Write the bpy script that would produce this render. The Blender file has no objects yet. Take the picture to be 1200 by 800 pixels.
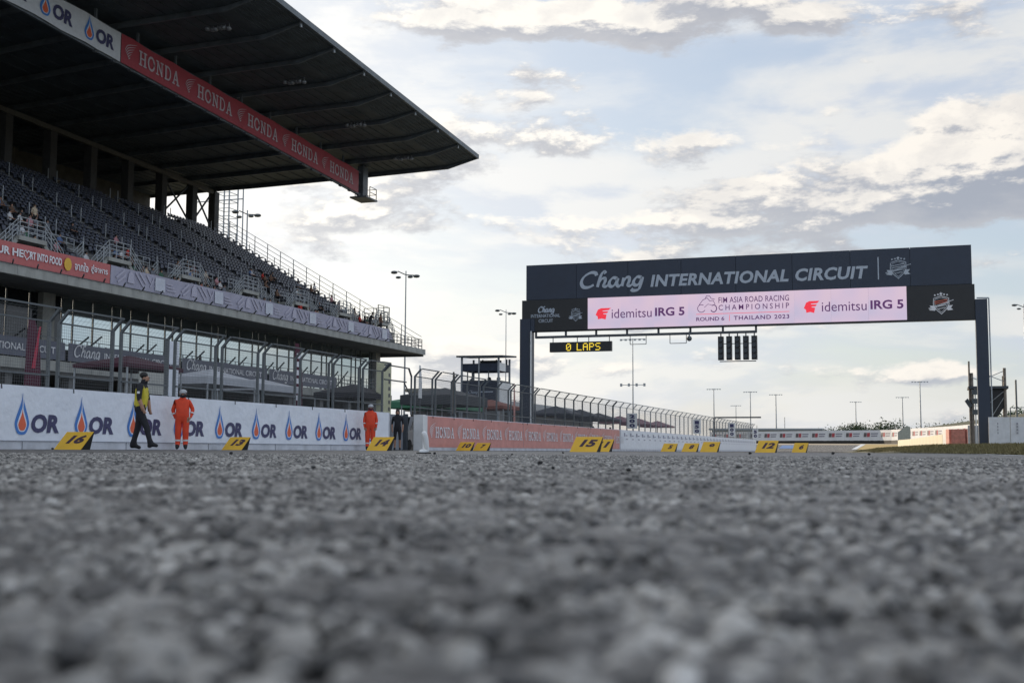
import bpy, bmesh, math, random
import numpy as np
from mathutils import Vector, Matrix
random.seed(7); np.random.seed(7)
R = math.radians
S = bpy.context.scene
COL = S.collection

# ------------------------------------------------------------------ camera
CAM_H = 0.045
cd = bpy.data.cameras.new('camera'); cam = bpy.data.objects.new('camera', cd); COL.objects.link(cam)
yaw, pitch, roll = R(18.85), R(5.18), R(0.30)
fw = Vector((-math.sin(yaw)*math.cos(pitch), math.cos(yaw)*math.cos(pitch), math.sin(pitch)))
r0 = Vector((math.cos(yaw), math.sin(yaw), 0)); u0 = r0.cross(fw)
rt = r0*math.cos(roll)+u0*math.sin(roll); up = u0*math.cos(roll)-r0*math.sin(roll)
M = Matrix((rt, up, -fw)).transposed().to_4x4(); M.translation = (0, 0, CAM_H)
cam.matrix_world = M
cd.sensor_width = 36; cd.lens = 42.0; cd.clip_start = 0.01; cd.clip_end = 12000
cd.dof.use_dof = True; cd.dof.focus_distance = 45.0; cd.dof.aperture_fstop = 9.0
S.camera = cam

# ------------------------------------------------------------------ view, sun, sky
S.view_settings.view_transform = 'Standard'; S.view_settings.look = 'None'
S.view_settings.exposure = 0.18; S.view_settings.gamma = 1.0
SUN_DIR = Vector((-0.80, 0.60, math.tan(R(13)))).normalized()      # towards the sun, behind the grandstand
sd = bpy.data.lights.new('sun', 'SUN'); sd.energy = 3.2; sd.angle = R(0.6); sd.color = (1.0, 0.83, 0.62)
sun = bpy.data.objects.new('sun', sd); COL.objects.link(sun)
sun.rotation_euler = SUN_DIR.to_track_quat('Z', 'Y').to_euler()

W = bpy.data.worlds.new('World'); S.world = W; W.use_nodes = True
def build_sky():
    nt = W.node_tree; N = nt.nodes; L = nt.links; N.clear()
    def nd(t, **k):
        n = N.new(t)
        for a, b in k.items(): setattr(n, a, b)
        return n
    def put(sock, v):
        if hasattr(v, 'links') or isinstance(v, bpy.types.NodeSocket): L.new(v, sock)
        else: sock.default_value = v
    def m(op, a, b=0.0, c=0.0, clamp=False):
        n = nd('ShaderNodeMath', operation=op, use_clamp=clamp)
        put(n.inputs[0], a); put(n.inputs[1], b); put(n.inputs[2], c); return n.outputs[0]
    def smooth(x, lo, hi):
        n = nd('ShaderNodeMapRange', interpolation_type='SMOOTHSTEP')
        put(n.inputs[0], x); put(n.inputs[1], lo); put(n.inputs[2], hi); return n.outputs[0]
    def mixc(f, a, b):
        n = nd('ShaderNodeMix', data_type='RGBA'); put(n.inputs[0], f); put(n.inputs[6], a); put(n.inputs[7], b)
        return n.outputs[2]
    tc = nd('ShaderNodeTexCoord'); sep = nd('ShaderNodeSeparateXYZ'); L.new(tc.outputs['Generated'], sep.inputs[0])
    x, y, z = sep.outputs
    # azimuth measured from the track direction (+ to the right), elevation in radians
    az = m('ARCTAN2', x, y)
    el = m('ARCSINE', z)
    sky = nd('ShaderNodeTexSky', sky_type='NISHITA'); sky.sun_disc = False
    sky.sun_elevation = R(13); sky.sun_rotation = math.atan2(SUN_DIR.x, SUN_DIR.y); sky.dust_density = 1.2
    def noise(u, v, k, scale, det, ro=0.56, dist=0.2):
        cb = nd('ShaderNodeCombineXYZ'); put(cb.inputs[0], u); put(cb.inputs[1], v); cb.inputs[2].default_value = k
        w = nd('ShaderNodeTexNoise'); put(w.inputs['Vector'], cb.outputs[0]); w.inputs['Scale'].default_value = scale; w.inputs['Detail'].default_value = det
        w.inputs['Roughness'].default_value = ro; w.inputs['Distortion'].default_value = dist; return w.outputs[0]
    dot = nd('ShaderNodeVectorMath', operation='DOT_PRODUCT'); L.new(tc.outputs['Generated'], dot.inputs[0]); dot.inputs[1].default_value = SUN_DIR
    glow = m('POWER', m('MAXIMUM', dot.outputs['Value'], 0.0), 4.6)
    opp = smooth(m('MULTIPLY', dot.outputs['Value'], -1.0), -0.45, 0.6)
    low = m('SUBTRACT', 1.0, smooth(el, 0.0, R(20)))
    # soft stratus sheets, stretched along the horizon
    def sheet_d(de): return noise(m('MULTIPLY', az, 1.0), m('MULTIPLY', m('ADD', el, de), 3.6), 4.37, 3.0, 10, 0.55)
    s0 = sheet_d(0.0); s1 = sheet_d(0.02)
    scover = m('MULTIPLY', smooth(s0, 0.36, 0.60), 0.88)
    sshade = smooth(m('SUBTRACT', s0, s1), -0.05, 0.05)
    # heaped clouds: flat grey bases, sunlit crisp tops, gathered in banks
    def heap_d(da, de):
        a_ = m('ADD', az, da); e_ = m('ADD', el, de)
        v = noise(a_, m('MULTIPLY', e_, 2.4), 12.6, 5.6, 12, 0.60, 0.10)
        env = None
        for (ca, ce, sw, sh, wt) in CLOUDS:
            x1 = m('DIVIDE', m('SUBTRACT', a_, R(ca)), R(sw)); y1 = m('DIVIDE', m('SUBTRACT', e_, R(ce)), R(sh))
            g = m('EXPONENT', m('MULTIPLY', m('ADD', m('MULTIPLY', x1, x1), m('MULTIPLY', y1, y1)), -1.0))
            env = m('MULTIPLY', g, wt) if env is None else m('MULTIPLY_ADD', g, wt, env)
        return m('ADD', m('MULTIPLY_ADD', v, 1.7, -0.35), env)
    h0 = heap_d(0, 0); h1 = heap_d(-0.003, 0.007); h2 = heap_d(-0.008, 0.034)
    hcover = smooth(h0, 0.56, 0.69)
    rim = smooth(m('ADD', m('MULTIPLY', m('SUBTRACT', h0, h1), 3.6), m('MULTIPLY', m('SUBTRACT', h0, h2), 1.0)), -0.06, 0.50)
    body = m('SUBTRACT', 1.0, smooth(h0, 0.62, 0.95))
    lump = smooth(noise(az, m('MULTIPLY', el, 1.9), 8.1, 15.0, 8, 0.6, 0.3), 0.35, 0.68)
    hlit = m('MULTIPLY', m('ADD', m('MULTIPLY', rim, 0.95), m('MULTIPLY', body, 0.20)), m('MULTIPLY_ADD', lump, 0.45, 0.68), 0, True)
    cream = mixc(glow, (0.86, 0.81, 0.745, 1), (1.12, 1.08, 0.99, 1)); cream = mixc(opp, cream, (1.25, 1.22, 1.18, 1))
    grey = mixc(low, (0.30, 0.325, 0.39, 1), (0.37, 0.41, 0.475, 1)); grey = mixc(m('MULTIPLY', glow, 0.6, 0, True), grey, (0.78, 0.77, 0.78, 1)); grey = mixc(opp, grey, (0.74, 0.80, 0.92, 1))
    cloud = mixc(hlit, grey, cream)
    scol_hi = mixc(glow, (0.70, 0.70, 0.69, 1), (1.08, 1.06, 1.02, 1)); scol_lo = mixc(glow, (0.53, 0.58, 0.67, 1), (0.90, 0.91, 0.92, 1))
    scol = mixc(sshade, scol_lo, scol_hi); scol = mixc(opp, scol, (0.74, 0.84, 1.0, 1))
    clear = mixc(glow, mixc(low, (0.44, 0.54, 0.71, 1), (0.58, 0.64, 0.71, 1)), (1.0, 1.0, 1.0, 1)); clear = mixc(opp, clear, (0.40, 0.56, 0.86, 1))
    bg1 = nd('ShaderNodeBackground'); L.new(sky.outputs[0], bg1.inputs[0]); bg1.inputs[1].default_value = 0.12
    def layer(below, colr, f):
        bgx = nd('ShaderNodeBackground'); L.new(colr, bgx.inputs[0]); mx = nd('ShaderNodeMixShader'); put(mx.inputs[0], f); L.new(below, mx.inputs[1]); L.new(bgx.outputs[0], mx.inputs[2]); return mx.outputs[0]
    sh_ = layer(bg1.outputs[0], clear, 0.6); sh_ = layer(sh_, scol, scover); sh_ = layer(sh_, cloud, m('MULTIPLY', hcover, 0.95))
    out = nd('ShaderNodeOutputWorld'); L.new(sh_, out.inputs[0])
# cloud banks of that afternoon: (azimuth, elevation, half width, half height in degrees, weight)
CLOUDS = [(-3.0, 12.4, 5.0, 1.7, 0.20), (3.8, 13.6, 5.0, 2.4, 0.26), (-6, 10.8, 8, 1.0, 0.24), (-18, 10.9, 6.5, .9, 0.24), (-10.8, 14.3, 2.2, .9, 0.22),
          (-21, 20.4, 5.5, 1.2, 0.36), (-15.5, 20.3, 3, .9, 0.26), (-27, 10.2, 4, 1.4, 0.20), (-21, 7.2, 3.5, .8, 0.20), (-13.2, 3.8, 2.2, .7, 0.20), (-9.2, 4.7, 2.4, .9, 0.20), (3.4, 8.4, 2.6, 1.0, 0.20),
          (-4.5, 19.8, 1.8, .5, 0.16), (-23, 13.0, 4, .8, .14), (-16, 7.4, 2.6, .6, .20), (-1, 6.6, 3.0, .6, .18), (-16.8, 14.2, 2, .7, .14), (-6, 17, 9, 1.6, -0.12),
          (-14, 8.6, 5, .8, .24), (-4, 9.0, 4, .7, .22), (-19, 4.6, 4, .7, .20), (-7.5, 6.6, 3.5, .8, .28), (0.5, 3.6, 4, .6, .26), (-12.5, 6.0, 3, .7, .22), (2.5, 10.6, 4, .8, .2), (60, 14, 30, 5, .16), (150, 12, 40, 5, .16), (-150, 14, 30, 6, .16), (-75, 16, 18, 4, .12)]
build_sky()

# ------------------------------------------------------------------ materials
MATS = {}
def mat(name, col, rough=0.6, metal=0.0, var=0.12, scale=3.0, bump=0.0, bscale=60.0, emit=0.0, spec=0.5, streak=0.0):
    if name in MATS: return MATS[name]
    m_ = bpy.data.materials.new(name); m_.use_nodes = True; nt = m_.node_tree; N = nt.nodes; L = nt.links
    b = N['Principled BSDF']; b.inputs['Roughness'].default_value = rough; b.inputs['Metallic'].default_value = metal
    b.inputs['Specular IOR Level'].default_value = spec
    c = (col[0], col[1], col[2], 1)
    if var > 0:
        tc = N.new('ShaderNodeTexCoord'); n = N.new('ShaderNodeTexNoise'); n.inputs['Scale'].default_value = scale; n.inputs['Detail'].default_value = 7
        n.inputs['Roughness'].default_value = 0.65
        if streak:
            mp = N.new('ShaderNodeMapping'); mp.inputs['Scale'].default_value = (1, 1, streak); L.new(tc.outputs['Object'], mp.inputs[0]); L.new(mp.outputs[0], n.inputs['Vector'])
        else: L.new(tc.outputs['Object'], n.inputs['Vector'])
        mr = N.new('ShaderNodeMapRange'); mr.inputs[1].default_value = 0.3; mr.inputs[2].default_value = 0.7; L.new(n.outputs[0], mr.inputs[0])
        mx = N.new('ShaderNodeMix'); mx.data_type = 'RGBA'; L.new(mr.outputs[0], mx.inputs[0])
        mx.inputs[6].default_value = tuple(max(0, v*(1-var)) for v in col[:3])+(1,); mx.inputs[7].default_value = tuple(min(1, v*(1+var)) for v in col[:3])+(1,)
        L.new(mx.outputs[2], b.inputs['Base Color'])
        if bump:
            n2 = N.new('ShaderNodeTexNoise'); n2.inputs['Scale'].default_value = bscale; n2.inputs['Detail'].default_value = 5; L.new(tc.outputs['Object'], n2.inputs['Vector'])
            bp = N.new('ShaderNodeBump'); bp.inputs['Strength'].default_value = bump; bp.inputs['Distance'].default_value = 0.02
            L.new(n2.outputs[0], bp.inputs['Height']); L.new(bp.outputs[0], b.inputs['Normal'])
    else: b.inputs['Base Color'].default_value = c
    if emit: b.inputs['Emission Color'].default_value = c; b.inputs['Emission Strength'].default_value = emit
    MATS[name] = m_; return m_
concrete = mat('concrete', (0.34, 0.34, 0.31), 0.85, var=0.22, scale=1.2, bump=0.4, bscale=30, streak=0.3)
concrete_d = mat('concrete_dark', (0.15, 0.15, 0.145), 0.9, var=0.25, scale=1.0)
white_vinyl = mat('white_vinyl', (0.76, 0.79, 0.84), 0.38, var=0.05, scale=1.6, bump=1.0, bscale=3.0)
def deepen(m_, dist):
    for n_ in m_.node_tree.nodes:
        if n_.type == 'BUMP': n_.inputs['Distance'].default_value = dist
deepen(white_vinyl, .032)
red_vinyl = mat('red_vinyl', (0.60, 0.25, 0.215), 0.5, var=0.14, scale=1.5, bump=0.5, bscale=4)
red_roof_vinyl = mat('red_roof_vinyl', (0.36, 0.045, 0.06), 0.5, var=0.1)
white_roof_vinyl = mat('white_roof_vinyl', (0.62, 0.64, 0.66), 0.5, var=0.08)
coral_vinyl = mat('coral_vinyl', (0.48, 0.115, 0.11), 0.5, var=0.08)
purple_vinyl = mat('purple_grey_vinyl', (0.33, 0.32, 0.40), 0.5, var=0.14, scale=0.8)
steel = mat('galvanised_steel', (0.115, 0.13, 0.138), 0.5, 0.5, var=0.2, scale=6)
steel_l = mat('pale_galvanised_steel', (0.33, 0.355, 0.375), 0.45, 0.35, var=0.15, scale=6)
steel_d = mat('dark_steel', (0.075, 0.085, 0.095), 0.6, 0.2, var=0.25, scale=4)
wire = mat('fence_wire', (0.20, 0.21, 0.22), 0.55, 0.6, var=0)
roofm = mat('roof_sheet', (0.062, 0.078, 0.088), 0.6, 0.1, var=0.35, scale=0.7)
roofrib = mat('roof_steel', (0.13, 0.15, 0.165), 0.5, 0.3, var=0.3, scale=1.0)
seatm = mat('seat_plastic', (0.040, 0.047, 0.068), 0.38, var=0.65, scale=3.1)
def vary_by_object(m_, lo, hi):
    nt = m_.node_tree; b = nt.nodes['Principled BSDF']; src = b.inputs['Base Color'].links[0].from_socket; oi = nt.nodes.new('ShaderNodeObjectInfo'); mr = nt.nodes.new('ShaderNodeMapRange')
    mr.inputs[3].default_value = lo; mr.inputs[4].default_value = hi; nt.links.new(oi.outputs['Random'], mr.inputs[0]); vm = nt.nodes.new('ShaderNodeVectorMath'); vm.operation = 'SCALE'
    nt.links.new(src, vm.inputs[0]); nt.links.new(mr.outputs[0], vm.inputs['Scale']); nt.links.new(vm.outputs[0], b.inputs['Base Color'])
vary_by_object(seatm, .55, 1.6)
glass = mat('facade_glass', (0.60, 0.67, 0.66), 0.05, 1.0, var=0.04, scale=0.5)
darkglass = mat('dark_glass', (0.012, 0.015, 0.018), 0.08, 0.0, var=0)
black = mat('black_paint', (0.012, 0.013, 0.014), 0.45, var=0.2)
navy = mat('navy_cladding', (0.016, 0.027, 0.050), 0.42, var=0.12, scale=1.5)
letter_grey = mat('pale_lettering', (0.42, 0.47, 0.53), 0.5, var=0.05)
letter_white = mat('white_lettering', (0.75, 0.75, 0.77), 0.5, var=0.05)
letter_navy = mat('navy_lettering', (0.045, 0.045, 0.12), 0.5, var=0.1)
flame_blue = mat('flame_blue', (0.05, 0.20, 0.56), 0.45, var=0.1)
flame_red = mat('flame_red', (0.75, 0.13, 0.05), 0.45, var=0.1)
yellow = mat('yellow_board', (0.72, 0.42, 0.025), 0.45, var=0.08, scale=5)
rubber = mat('black_rubber', (0.01, 0.01, 0.011), 0.7, var=0.2)
orange = mat('orange_overall', (0.70, 0.060, 0.018), 0.75, var=0.12, scale=6, bump=0.5, bscale=14)
lime = mat('yellow_vest', (0.62, 0.52, 0.04), 0.75, var=0.1, scale=8, bump=0.4, bscale=14)
cloth_black = mat('black_cloth', (0.016, 0.016, 0.02), 0.85, var=0.3, scale=8)
skin = mat('skin', (0.36, 0.19, 0.12), 0.5, var=0.1, scale=8)
hairm = mat('dark_hair', (0.012, 0.010, 0.009), 0.6, var=0.3, scale=20)
reflect = mat('silver_tape', (0.62, 0.62, 0.60), 0.35, var=0.05)
white_paint = mat('white_paint', (0.74, 0.74, 0.72), 0.5, var=0.1, scale=2)
cream_paint = mat('cream_paint', (0.72, 0.66, 0.50), 0.6, var=0.12, scale=1.0)
maroon = mat('maroon_cloth', (0.075, 0.012, 0.030), 0.8, var=0.15)
canopy_w = mat('white_canopy', (0.40, 0.415, 0.44), 0.7, var=0.08)

# ------------------------------------------------------------------ helpers
class MB:
    """Collects shapes in world coordinates; build() links them as ONE mesh object."""
    def __init__(s): s.v = []; s.f = []; s.m = []
    def add(s, vs, fs, mi=0):
        o = len(s.v); s.v += [tuple(map(float, p)) for p in vs]; s.f += [tuple(i+o for i in f) for f in fs]; s.m += [mi]*len(fs); return s
    def box(s, a, b, mi=0):
        x0, y0, z0 = (min(a[i], b[i]) for i in range(3)); x1, y1, z1 = (max(a[i], b[i]) for i in range(3))
        return s.add([(x0,y0,z0),(x1,y0,z0),(x1,y1,z0),(x0,y1,z0),(x0,y0,z1),(x1,y0,z1),(x1,y1,z1),(x0,y1,z1)],
                     [(0,3,2,1),(4,5,6,7),(0,1,5,4),(1,2,6,5),(2,3,7,6),(3,0,4,7)], mi)
    def bar(s, p, q, w, h=None, n=4, mi=0, w2=None):
        """prism between two points: n sides (4 = rectangular w x h, otherwise round of diameter w, tapering to w2)"""
        p = Vector(p); q = Vector(q); d = (q-p)
        if d.length < 1e-6: return s
        d.normalize(); ref = Vector((0,0,1)) if abs(d.z) < 0.9 else Vector((0,1,0))
        a = d.cross(ref).normalized(); b = a.cross(d)
        vs = []
        for e, (c, ww) in enumerate(((p, w), (q, w if w2 is None else w2))):
            for k in range(n):
                if n == 4:
                    sx, sy = ((-1,-1),(1,-1),(1,1),(-1,1))[k]; hh = ww if h is None else h
                    vs.append(c + a*sx*ww/2 + b*sy*hh/2)
                else:
                    t = 2*math.pi*k/n; vs.append(c + a*math.cos(t)*ww/2 + b*math.sin(t)*ww/2)
        fs = [tuple(range(n-1,-1,-1)), tuple(range(n, 2*n))] + [(k, (k+1)%n, n+(k+1)%n, n+k) for k in range(n)]
        return s.add(vs, fs, mi)
    def quad(s, a, b, c, d, mi=0): return s.add([a,b,c,d], [(0,1,2,3)], mi)
    def prism(s, poly, off, mi=0):
        """polygon (3-D points) extruded by the vector off"""
        n = len(poly); o = Vector(off)
        return s.add([Vector(p) for p in poly]+[Vector(p)+o for p in poly], [tuple(range(n-1,-1,-1)), tuple(range(n,2*n))]+[(k,(k+1)%n,n+(k+1)%n,n+k) for k in range(n)], mi)
    def ball(s, c, r, mi=0, n=8, squash=(1,1,1)):
        vs = []; fs = []; m_ = n//2
        for i in range(m_+1):
            th = math.pi*i/m_
            for k in range(n):
                ph = 2*math.pi*k/n
                vs.append((c[0]+r*squash[0]*math.sin(th)*math.cos(ph), c[1]+r*squash[1]*math.sin(th)*math.sin(ph), c[2]+r*squash[2]*math.cos(th)))
        for i in range(m_):
            for k in range(n): fs.append((i*n+k, (i+1)*n+k, (i+1)*n+(k+1)%n, i*n+(k+1)%n))
        return s.add(vs, fs, mi)
    def build(s, name, mats, parent=None, smooth=False):
        if not isinstance(mats, (list, tuple)): mats = [mats]
        v = np.array(s.v); lo = v.min(0); hi = v.max(0); org = np.array([(lo[0]+hi[0])/2, (lo[1]+hi[1])/2, lo[2]])
        me = bpy.data.meshes.new(name); me.from_pydata([tuple(p) for p in (v-org)], [], s.f); me.update()
        for mm in mats: me.materials.append(mm)
        if len(mats) > 1: me.polygons.foreach_set('material_index', s.m)
        if smooth: me.polygons.foreach_set('use_smooth', [True]*len(me.polygons))
        return link(name, me, parent, org)
def link(name, me, parent, org):
    o = bpy.data.objects.new(name, me); COL.objects.link(o)
    if parent: o.parent = parent; o.location = Vector(org)-world_loc(parent)
    else: o.location = Vector(org)
    return o
def world_loc(o):
    l = Vector(o.location)
    while o.parent: o = o.parent; l = l+Vector(o.location)
    return l
def tag(o, label=None, cat=None, group=None, kind=None):
    if label: o['label'] = label
    if cat: o['category'] = cat
    if group: o['group'] = group
    if kind: o['kind'] = kind
    return o
def empty(name, loc, label=None, cat=None, group=None):
    o = bpy.data.objects.new(name, None); COL.objects.link(o); o.location = loc; o.empty_display_size = 0.2
    return tag(o, label, cat, group)
def copy_tree(o, parent=None):
    c = o.copy(); COL.objects.link(c)
    if parent: c.parent = parent
    for ch in list(o.children): copy_tree(ch, c)
    return c
def place(proto, loc, rz=0.0, label=None, sc=None, first=[]):
    if proto.get('_used'): o = copy_tree(proto)
    else: o = proto; proto['_used'] = 1
    o.location = loc; o.rotation_euler = (0, 0, rz)
    if sc: o.scale = (sc, sc, sc)
    if label: o['label'] = label
    return o

# ---- flat print: words and marks standing 3 mm proud of what they are printed on
_glyph = {}
def text_mesh(body, bold=0.0, shear=0.0, spacing=1.0):
    key = (body, bold, shear, spacing)
    if key in _glyph: return _glyph[key]
    cu = bpy.data.curves.new('t', 'FONT'); cu.body = body; cu.offset = bold; cu.shear = shear; cu.space_character = spacing
    cu.resolution_u = 3; cu.extrude = 0.002; cu.fill_mode = 'BOTH'
    ob = bpy.data.objects.new('t', cu); COL.objects.link(ob)
    dg = bpy.context.evaluated_depsgraph_get(); me = bpy.data.meshes.new_from_object(ob.evaluated_get(dg))
    v = np.zeros(len(me.vertices)*3); me.vertices.foreach_get('co', v); v = v.reshape(-1, 3)
    f = [tuple(p.vertices) for p in me.polygons]
    bpy.data.objects.remove(ob); bpy.data.curves.remove(cu); bpy.data.meshes.remove(me)
    lo = v.min(0); hi = v.max(0); v[:, 0] = (v[:, 0]-lo[0])/(hi[0]-lo[0]); v[:, 1] = (v[:, 1]-lo[1])/(hi[1]-lo[1])
    _glyph[key] = (v, f); return _glyph[key]
def frame(o, xd, upd):
    o, xd, upd = Vector(o), Vector(xd).normalized(), Vector(upd).normalized(); return o, xd, upd, xd.cross(upd)
def text_into(mb, body, fr, x, y, w, h, bold=0.0, shear=0.0, spacing=1.0, mi=0, lift=0.006):
    """word in the box x..x+w, y..y+h of the frame fr (origin, x axis, up axis, normal)"""
    v, f = text_mesh(body, bold, shear, spacing); o, xd, ud, n = fr
    mb.add([o+xd*(x+p[0]*w)+ud*(y+p[1]*h)+n*(lift+p[2]*0.8) for p in v], f, mi)
def shape_into(mb, pts, fr, mi=0, lift=0.006, t=0.003):
    o, xd, ud, n = fr
    mb.prism([o+xd*p[0]+ud*p[1]+n*lift for p in pts], n*t, mi)
def line_into(mb, pts, fr, w, mi=0, lift=0.006, closed=False):
    """polyline of short flat strokes"""
    o, xd, ud, n = fr; P = list(pts)+([pts[0]] if closed else [])
    for k in range(len(P)-1):
        a = Vector(P[k]+(0,))if len(P[k]) == 2 else Vector(P[k]); b = Vector(P[k+1]+(0,))
        d = (b-a); 
        if d.length < 1e-9: continue
        d.normalize(); s = Vector((-d.y, d.x, 0))*w/2; e = d*w*0.42; a = a-e; b = b+e
        q = [a-s, b-s, b+s, a+s]; lf = lift+0.0009*(k % 3)
        mb.prism([o+xd*p.x+ud*p.y+n*lf for p in q], n*0.003, mi)
def arc(cx, cy, rx, ry, a0, a1, n=12): return [(cx+rx*math.cos(R(a0+(a1-a0)*k/n)), cy+ry*math.sin(R(a0+(a1-a0)*k/n))) for k in range(n+1)]
def spline(pts, n=6):
    out = []
    P = [pts[0]]+list(pts)+[pts[-1]]
    for i in range(1, len(P)-2):
        for k in range(n):
            t = k/n; q = []
            for j in (0, 1):
                a, b, c, d = P[i-1][j], P[i][j], P[i+1][j], P[i+2][j]
                q.append(0.5*((2*b)+(-a+c)*t+(2*a-5*b+4*c-d)*t*t+(-a+3*b-3*c+d)*t**3))
            out.append(tuple(q))
    out.append(tuple(pts[-1])); return out
def brush_into(mb, pts, fr, w0, mi=0, lift=0.006, pen=R(40), thin=0.45, x=0, y=0, sx=1, sy=1):
    """one continuous calligraphic ribbon along a smooth path"""
    o, xd, ud, n = fr; P = [(x+p[0]*sx, y+p[1]*sy) for p in spline(pts)]
    L_, R_ = [], []
    for k in range(len(P)):
        a = P[max(0, k-1)]; b = P[min(len(P)-1, k+1)]; dx, dy = b[0]-a[0], b[1]-a[1]; l = math.hypot(dx, dy) or 1; dx /= l; dy /= l
        ww = w0*(thin+(1-thin)*abs(math.sin(math.atan2(dy, dx)-pen+math.pi/2*0)))/2
        L_.append((P[k][0]-dy*ww, P[k][1]+dx*ww)); R_.append((P[k][0]+dy*ww, P[k][1]-dx*ww))
    vs = []
    for e in (0, 0.003):
        for q in (L_, R_): vs += [o+xd*p[0]+ud*p[1]+n*(lift+e) for p in q]
    N_ = len(P); fs = []
    for k in range(N_-1):
        fs += [(k, N_+k, N_+k+1, k+1), (2*N_+k, 2*N_+k+1, 3*N_+k+1, 3*N_+k), (k, k+1, 2*N_+k+1, 2*N_+k), (N_+k, 3*N_+k, 3*N_+k+1, N_+k+1)]
    mb.add(vs, fs, mi)
# the script word: strokes in a box of height 1 (cap line 1, base line 0)
CHANG = [[(0.86,0.78),(0.80,0.96),(0.56,0.98),(0.26,0.74),(0.12,0.38),(0.20,0.06),(0.44,0.00),(0.72,0.16)],
         [(1.30,0.90),(1.22,1.02),(1.10,0.86),(0.98,0.42),(0.90,0.00)],
         [(0.97,0.30),(1.12,0.54),(1.26,0.56),(1.27,0.36),(1.20,0.10),(1.30,0.02),(1.42,0.12)],
         [(1.86,0.52),(1.66,0.58),(1.50,0.36),(1.48,0.10),(1.60,0.00),(1.76,0.16),(1.90,0.56)],
         [(1.90,0.54),(1.83,0.18),(1.92,0.00),(2.05,0.12)],
         [(2.17,0.56),(2.08,0.00)], [(2.13,0.28),(2.28,0.54),(2.42,0.56),(2.43,0.34),(2.37,0.08),(2.47,0.01),(2.58,0.12)],
         [(3.02,0.52),(2.82,0.58),(2.66,0.36),(2.64,0.12),(2.76,0.02),(2.92,0.16),(3.06,0.56)],
         [(3.07,0.56),(2.98,0.10),(2.86,-0.26),(2.62,-0.32),(2.52,-0.22)]]
def chang_into(mb, fr, x, y, w, h, mi=0, weight=0.17):
    for k, st in enumerate(CHANG): brush_into(mb, st, fr, weight*h, mi, lift=0.006+0.0011*(k % 4), x=x, y=y, sx=w/3.15, sy=h)
# slab-serif letters as strokes in a unit box 0..0.8 x 0..1
def slab_into(mb, word, fr, x, y, w, h, mi=0):
    adv = w/len(word); s = adv*0.84
    for k, ch in enumerate(word):
        X = x+k*adv
        def seg(a, b, t, j=0): line_into(mb, [(X+a[0]*s, y+a[1]*h), (X+b[0]*s, y+b[1]*h)], fr, t, mi, 0.006+0.0008*j)
        T = s*0.20; t = h*0.10
        if ch == 'H': seg((.2,.06),(.2,.94),T); seg((.8,.06),(.8,.94),T,1); seg((.2,.5),(.8,.5),t,2); [seg((c-.18,e),(c+.18,e),t,3) for c in (.2,.8) for e in (.05,.95)]
        if ch == 'O': line_into(mb, [(X+p[0]*s, y+p[1]*h) for p in arc(.5,.5,.42,.44,0,360,16)], fr, T*0.9, mi)
        if ch == 'N': seg((.2,.06),(.2,.94),T*.7); seg((.82,.06),(.82,.94),T*.7,1); seg((.2,.92),(.82,.08),T,2); seg((.02,.95),(.3,.95),t,3); seg((.64,.95),(.98,.95),t,3); seg((.04,.05),(.36,.05),t,3)
        if ch == 'D': seg((.22,.06),(.22,.94),T); line_into(mb, [(X+p[0]*s, y+p[1]*h) for p in [(.1,.95),(.5,.95)]+arc(.5,.5,.38,.44,80,-80,10)+[(.1,.05)]], fr, T*0.72, mi, 0.0085)
        if ch == 'A': seg((.16,.06),(.48,.94),T*.7); seg((.52,.94),(.84,.06),T,1); seg((.3,.36),(.7,.36),t,2); seg((.02,.05),(.32,.05),t,3); seg((.66,.05),(1,.05),t,3)
def wing_into(mb, fr, x, y, w, h, mi=0):
    """a fan of feathers rising to the upper right"""
    for k in range(6):
        a = (x+w*(0.10+0.05*k), y+h*(0.42-0.07*k)); tip = (x+w*(1.0-0.11*k), y+h*(1.0-0.155*k))
        mid = (x+w*(0.30+0.03*k), y+h*(0.74-0.125*k))
        q = spline([a, mid, tip], 4); wd = h*0.045
        up_ = [(p[0], p[1]+wd*(1-i/len(q))) for i, p in enumerate(q)]; dn = [(p[0], p[1]-wd*(1-i/len(q))) for i, p in enumerate(q)][::-1]
        shape_into(mb, up_[:-1]+[q[-1]]+dn[1:], fr, mi, 0.006+0.0008*k)
def emblem_into(mb, fr, cx, cy, r, mi=0, mred=None):
    """shield with a crown of stars, a ribbon and a slanting sword-like bar"""
    sh = [(-.62,.52),(-.3,.62),(0,.72),(.3,.62),(.62,.52),(.64,.0),(.42,-.45),(0,-.86),(-.42,-.45),(-.64,.0)]
    line_into(mb, [(cx+a*r, cy+b*r) for a, b in sh], fr, r*0.055, mi, closed=True)
    line_into(mb, [(cx+a*r*.82, cy+b*r*.82) for a, b in sh], fr, r*0.03, mi, closed=True)
    for k in range(5):
        a = -.5+.25*k; z = .80+.10*(1-abs(k-2)/2); q = []
        for j in range(10):
            rr = (.11 if k != 2 else .17) * (1 if j % 2 == 0 else .42); q.append((cx+r*(a+rr*math.sin(R(36*j))), cy+r*(z+rr*math.cos(R(36*j)))))
        shape_into(mb, q, fr, mi)
    for j, (a, b, c, d) in enumerate([(-1.02,-.34,1.0,.34),(-.98,-.42,.6,.12),(-.55,.22,.5,.40),(-.5,.06,.5,.22),(-.42,-.22,.40,-.08),(-.3,-.42,.3,-.30)]):
        line_into(mb, [(cx+a*r, cy+b*r), (cx+c*r, cy+d*r)], fr, r*0.05, mred if (mred is not None and j in (2, 3)) else mi, 0.009+0.0008*j)
    for sgn in (-1, 1):
        shape_into(mb, [(cx+sgn*r*a, cy+r*b) for a, b in [(.62,-.12),(.95,-.1),(.78,-.34),(.98,-.5),(.52,-.56),(.45,-.4)]][::sgn], fr, mi, 0.0065)
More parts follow.
